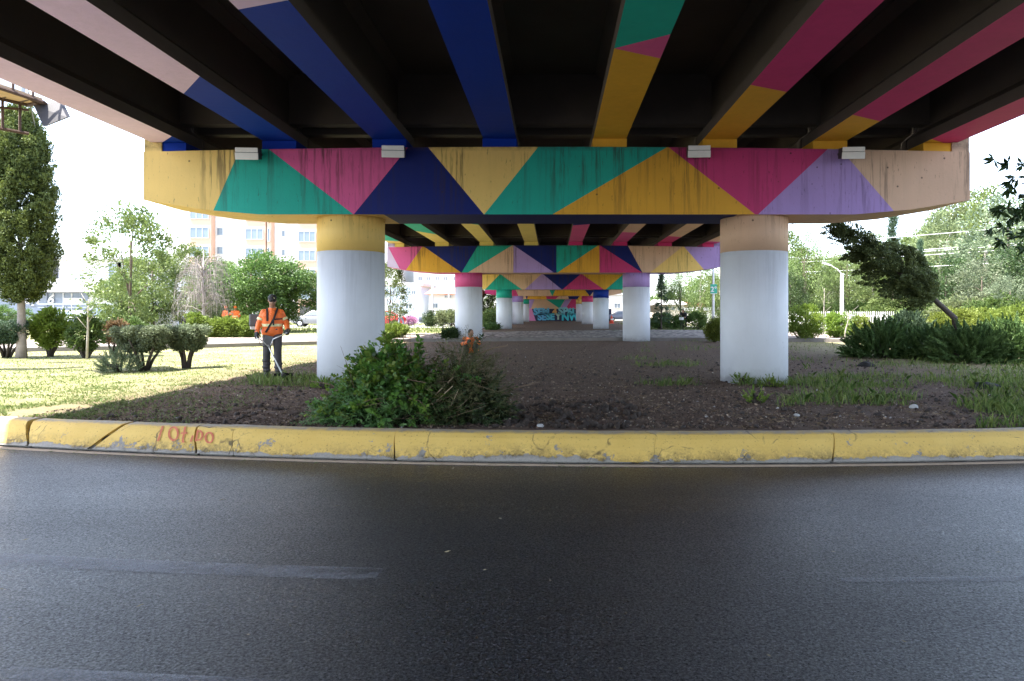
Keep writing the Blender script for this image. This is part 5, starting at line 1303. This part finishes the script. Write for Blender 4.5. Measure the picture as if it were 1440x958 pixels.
        q=MB(); q.ell(h(0,-.008,.05),(.098,.118,.095),20,10,rot=R); q.build('cap',ORG,o,True)
    return o,J,h,shirt
# the man with the brush cutter
JW=dict(pelvis=(0,0,.98),chest=(0,-.01,1.26),neck=(0,-.02,1.455),head=(0,-.08,1.595),face=(.02,-1,-.26),shl=(.168,0,1.352),shr=(-.168,0,1.352),ell=(.27,.0,1.13),elr=(-.26,.0,1.12),
  wrl=(.30,-.185,.985),wrr=(-.30,-.17,.925),hdl=(-.05,-.75,-.5),hdr=(.02,-.55,-.75),pnl=(-.2,.4,-.7),pnr=(.2,.5,-.6),hil=(.095,0,.94),hir=(-.095,0,.94),knl=(.105,-.10,.50),knr=(-.11,-.02,.51),anl=(.12,-.07,.105),anr=(-.115,.06,.105),ftl=(.15,-1,-.05),ftr=(-.1,-1,-.05))
wx,wy=GX(383,529)
wk,J,hf,shirt=person((wx,wy,gz(wx,wy)),.39,'man in an orange high-visibility shirt, dark trousers and black cap, walking with a brush cutter',JW,ORG,DKT)
q=MB(); q.tube([hf(.075,.03,.016),hf(.06,.085,.016)],.006,6); q.tube([hf(-.075,.03,.016),hf(-.06,.085,.016)],.006,6)
for s in (-1,1): q.ell(hf(s*.032,.098,.014),(.030,.012,.020),12,8)
q.tube([hf(-.01,.104,.018),hf(.01,.104,.018)],.005,6); q.build('sunglasses',plain('dark_lens',(.01,.01,.012),.15),wk,True)
from mathutils.bvhtree import BVHTree
SBV=BVHTree.FromPolygons([v.co.copy() for v in shirt.data.vertices],[tuple(p.vertices) for p in shirt.data.polygons])
def cloth(p):
    h=SBV.ray_cast(Vector((p[0],-1,p[2])),Vector((0,1,0)))[0]
    return (h if h is not None else Vector(p))+Vector((0,-.012,0))
def strap(pts,w):
    q=MB(); n=len(pts); P_=[cloth(p) for p in pts]
    for i,p in enumerate(P_):
        t=(P_[min(i+1,n-1)]-P_[max(i-1,0)]).normalized(); s=t.cross(Vector((0,-1,0))).normalized()*w/2; q.v+=[tuple(p+s),tuple(p-s)]
    q.f=[(2*i,2*i+1,2*i+3,2*i+2) for i in range(n-1)]; q.m=[0]*(n-1); return q
def seg(a,b,n=10): return [tuple(Vector(a).lerp(Vector(b),i/n)) for i in range(n+1)]
hs_=[strap(seg((-.105,-.16,1.43),(-.095,-.22,1.17)),.040),strap(seg((.10,-.16,1.43),(.03,-.22,1.22),5)+seg((.02,-.22,1.20),(-.13,-.20,.93)),.040),
     strap(seg((.01,-.22,1.20),(.19,-.14,1.215)),.028),strap(seg((.02,-.22,1.19),(.022,-.22,1.08),5),.030)]
hq=MB()
for k in hs_: hq.add(k.v,k.f)
hb=hq.build('harness',BLK,wk); sw=hb.modifiers.new('s','SOLIDIFY'); sw.thickness=.006
def cutter():
    o=empty('brush_cutter',(wx,wy,gz(wx,wy)),.39,'brush cutter with a long silver shaft held by the man in orange','brush cutter'); AL=plain('aluminium_tube',(.55,.55,.54),.35,.7,.05); 
    A=Vector((-.32,.42,1.16)); T=Vector((.20,-.85,.07)); q=MB(); q.tube([A,T],.014,10); q.build('shaft',AL,o,True)
    c=A.lerp(T,.50); q=MB(); gl_=Vector((.29,-.275,.93)); gr_=Vector((-.295,-.25,.86))
    q.tube([gl_+Vector((.03,.04,.06)),gl_,Vector((.18,-.34,.87)),Vector((.02,-.33,.80)),c,Vector((-.22,-.32,.79)),gr_+Vector((0,-.02,-.04)),gr_,gr_+Vector((0,.03,.09))],.012,10); hb_=q.build('handlebar',AL,o,True)
    for g_ in (gl_,gr_):
        q=MB(); q.tube([g_-Vector((0,.01,.05)),g_+Vector((0,.03,.08))],.019,10); q.build('grip',BLK,hb_,True)
    q=MB(); q.box(A+Vector((-.02,.06,.02)),(.24,.26,.26)); en=q.build('engine',plain('engine_grey',(.10,.10,.11),.5),o,bevel=.03); q=MB(); q.box(A+Vector((-.02,.05,-.14)),(.2,.16,.08)); q.build('fuel_tank',WHT,en,bevel=.02)
    q=MB(); q.lathe([(.05,-.03),(.06,0),(.05,.03),(.02,.06)],c=tuple(T),n=16); q.build('cutting_head',BLK,o,True)
    q=MB(); vs=[]
    for i in range(9):
        a=math.radians(20+17*i); vs+=[T+Vector((.04*math.cos(a),.04*math.sin(a),.07)),T+Vector((.19*math.cos(a),.19*math.sin(a),.05)),T+Vector((.195*math.cos(a),.195*math.sin(a),-.01))]
    q.add(vs,[(3*i+j,3*i+j+1,3*i+j+4,3*i+j+3) for i in range(8) for j in range(2)]); gd=q.build('guard',BLK,o); sm=gd.modifiers.new('s','SOLIDIFY'); sm.thickness=.006
    q=MB(); q.tube([gr_+Vector((.0,0,.05)),gr_+Vector((.06,-.03,-.16)),gr_+Vector((.12,-.02,-.22)),c+Vector((0,.02,.03))],.006,6); q.build('throttle_cable',BLK,o,True)
    q=MB(); q.box(A.lerp(T,.40)+Vector((.03,-.06,.04)),(.16,.03,.20),rot=Euler((0,.3,0)).to_matrix()); q.build('hip_pad',plain('pad_grey',(.12,.12,.13),.8),wk,bevel=.012)
cutter()
# the crouching worker behind the heap
JC=dict(pelvis=(.0,.12,.20),chest=(-.02,-.05,.43),neck=(-.01,-.16,.56),head=(.03,-.22,.69),face=(.75,-.6,-.3),shl=(.18,-.11,.52),shr=(-.19,-.11,.52),ell=(.30,-.27,.38),elr=(-.22,-.31,.36),wrl=(.27,-.45,.48),wrr=(-.02,-.46,.42),hdl=(-.2,-.5,.6),hdr=(.6,-.5,.3),pnl=(-.8,0,-.2),pnr=(.3,.6,0),
  hil=(.11,.08,.21),hir=(-.11,.08,.21),knl=(.21,-.28,.42),knr=(-.21,-.26,.42),anl=(.15,-.05,.10),anr=(-.15,-.03,.10))
X_,D_=(663-U0)*21.5/F,21.5
person((X_,D_,0),-.1,'person in orange with dark hair, crouching behind the heap of branches at the pink-topped column',JC,ORG,DKT,'hair',stripes=False,glove=True,voxel=.014)
sprig('leafy sprig held up by the crouching person in orange',(X_+.20,D_-.50,.38),(X_+.40,D_-.46,.66),40,.09,F_DK,.008)
# far workers and passers-by
JS=dict(pelvis=(0,0,.98),chest=(0,.0,1.26),neck=(0,0,1.46),head=(0,-.03,1.62),face=(.1,-1,-.1),shl=(.195,0,1.39),shr=(-.195,0,1.39),ell=(.26,.03,1.12),elr=(-.26,.03,1.12),wrl=(.20,-.18,1.02),wrr=(-.24,-.12,.92),hdl=(-.4,-.7,-.2),hdr=(0,-.3,-1),pnl=(-.6,.3,-.3),pnr=(.8,.1,0),
  hil=(.095,0,.94),hir=(-.095,0,.94),knl=(.11,-.06,.50),knr=(-.11,-.02,.51),anl=(.12,-.02,.105),anr=(-.115,.05,.105))
D_=44
person(((317-U0)*D_/F,D_,0),2.6,'worker in orange seen from behind, left of the far pair over the gold hedge',JS,ORG,DKT,'helmet','far pair of orange workers',.02,False,False)
J2=dict(JS); J2.update(elr=(-.34,-.05,1.20),wrr=(-.20,-.25,1.20),hdr=(.6,-.6,.2))
person(((331-U0)*D_/F,D_,0),.3,'worker in orange with a raised hand, right of the far pair over the gold hedge',J2,ORG,DKT,'helmet','far pair of orange workers',.02,True,False)
J3=dict(JS); J3.update(knl=(.11,-.22,.52),anl=(.12,-.22,.12),knr=(-.11,.05,.5),anr=(-.11,.28,.16),ftl=(0,-1,.1))
person(((563-U0)*58/F,58,.03),1.2,'pedestrian in a white top and dark wide hat walking right of the yellow-topped column',J3,WHT,plain('grey_blue_trousers',(.18,.20,.28),.8),'wide',None,.02,False,False)
# the person bending over a bicycle
def cyclist():
    D=52; X=(962-U0)*D/F
    JB=dict(pelvis=(.0,.25,.95),chest=(0,-.02,1.20),neck=(0,-.16,1.34),head=(0,-.27,1.45),face=(-.2,-.8,-.6),shl=(.19,-.1,1.28),shr=(-.19,-.1,1.28),ell=(.26,-.25,1.05),elr=(-.26,-.25,1.05),wrl=(.24,-.45,.98),wrr=(-.24,-.45,.98),hdl=(0,-.8,-.2),hdr=(0,-.8,-.2),pnl=(0,0,-1),pnr=(0,0,-1),
      hil=(.09,.25,.93),hir=(-.09,.25,.93),knl=(.12,.0,.55),knr=(-.12,.1,.48),anl=(.13,.1,.32),anr=(-.13,.15,.105))
    person((X,D,.0),-.5,'person in black bending over a bicycle between the hedge bushes in the gap',JB,BLK,BLK,'hair',None,.02,False,False)
    o=empty('bicycle',(X,D,.0),-.5,'bicycle ridden by the person in black in the gap','bicycle'); M_=plain('bike_dark',(.05,.05,.06),.4,.3)
    for y,nm in ((-.55,'wheel'),(.5,'wheel')):
        q=MB(); q.tube([(0,y+.32*math.cos(a),.33+.32*math.sin(a)) for a in [2*PI*i/24 for i in range(25)]],.018,6); q.build(nm,plain('tyre',(.02,.02,.02)),o)
    q=MB(); q.tube([(0,-.55,.33),(0,-.42,.95)],.02,6); q.tube([(0,-.45,.82),(0,.18,.82),(0,0,.32),(0,-.45,.75)],.02,6); q.tube([(0,.5,.33),(0,0,.32)],.016,6); q.tube([(0,.5,.33),(0,.18,.85)],.014,6); q.build('frame',M_,o)
    q=MB(); q.tube([(-.26,-.42,1.0),(.26,-.42,1.0)],.015,6); q.build('handlebar',M_,o); q=MB(); q.ell((0,.22,.93),(.08,.13,.03),10,6); q.build('saddle',BLK,o)
    q=MB(); q.box((0,-.66,.85),(.3,.22,.2)); q.build('basket',WHT,o,bevel=.02)
cyclist()
# ------------------------------------------------------------------ CAMERA, SKY, SUN
cam=bpy.data.cameras.new('camera'); co=bpy.data.objects.new('camera',cam); COL.objects.link(co)
co.location=(0,0,EYE); co.rotation_euler=(PI/2,0,0); cam.sensor_width=36; cam.lens=24; cam.clip_end=3000; cam.clip_start=.05
cam.shift_x=-(U0-720)/1440; cam.shift_y=(V0-479)/1440
SC.camera=co
TOSUN=Vector((-.446,-.13,1)).normalized()
w=bpy.data.worlds.new('World'); SC.world=w; w.use_nodes=True; nt=w.node_tree
bg=nt.nodes['Background']; sky=nt.nodes.new('ShaderNodeTexSky'); sky.sky_type='NISHITA'; sky.sun_disc=False
sky.sun_elevation=math.asin(TOSUN.z); sky.sun_rotation=math.atan2(TOSUN.x,TOSUN.y); sky.dust_density=4; sky.air_density=1.0; sky.altitude=1500
hs=nt.nodes.new('ShaderNodeHueSaturation'); hs.inputs['Saturation'].default_value=.72
nt.links.new(sky.outputs[0],hs.inputs['Color']); nt.links.new(hs.outputs[0],bg.inputs['Color']); bg.inputs['Strength'].default_value=.15
sl=bpy.data.lights.new('sun','SUN'); sl.energy=4.0; sl.angle=math.radians(.6); sl.color=(1,.95,.87)
so=bpy.data.objects.new('sun',sl); COL.objects.link(so); so.rotation_euler=(-TOSUN).to_track_quat('-Z','Y').to_euler(); so.location=(-20,-5,40)
SC.view_settings.view_transform='Standard'; SC.view_settings.look='None'; SC.view_settings.exposure=2.7; SC.view_settings.gamma=1
SC.view_settings.use_curve_mapping=False
SC.cycles.max_bounces=8; SC.cycles.diffuse_bounces=4; SC.cycles.transparent_max_bounces=12

SC.cycles.use_denoising=True
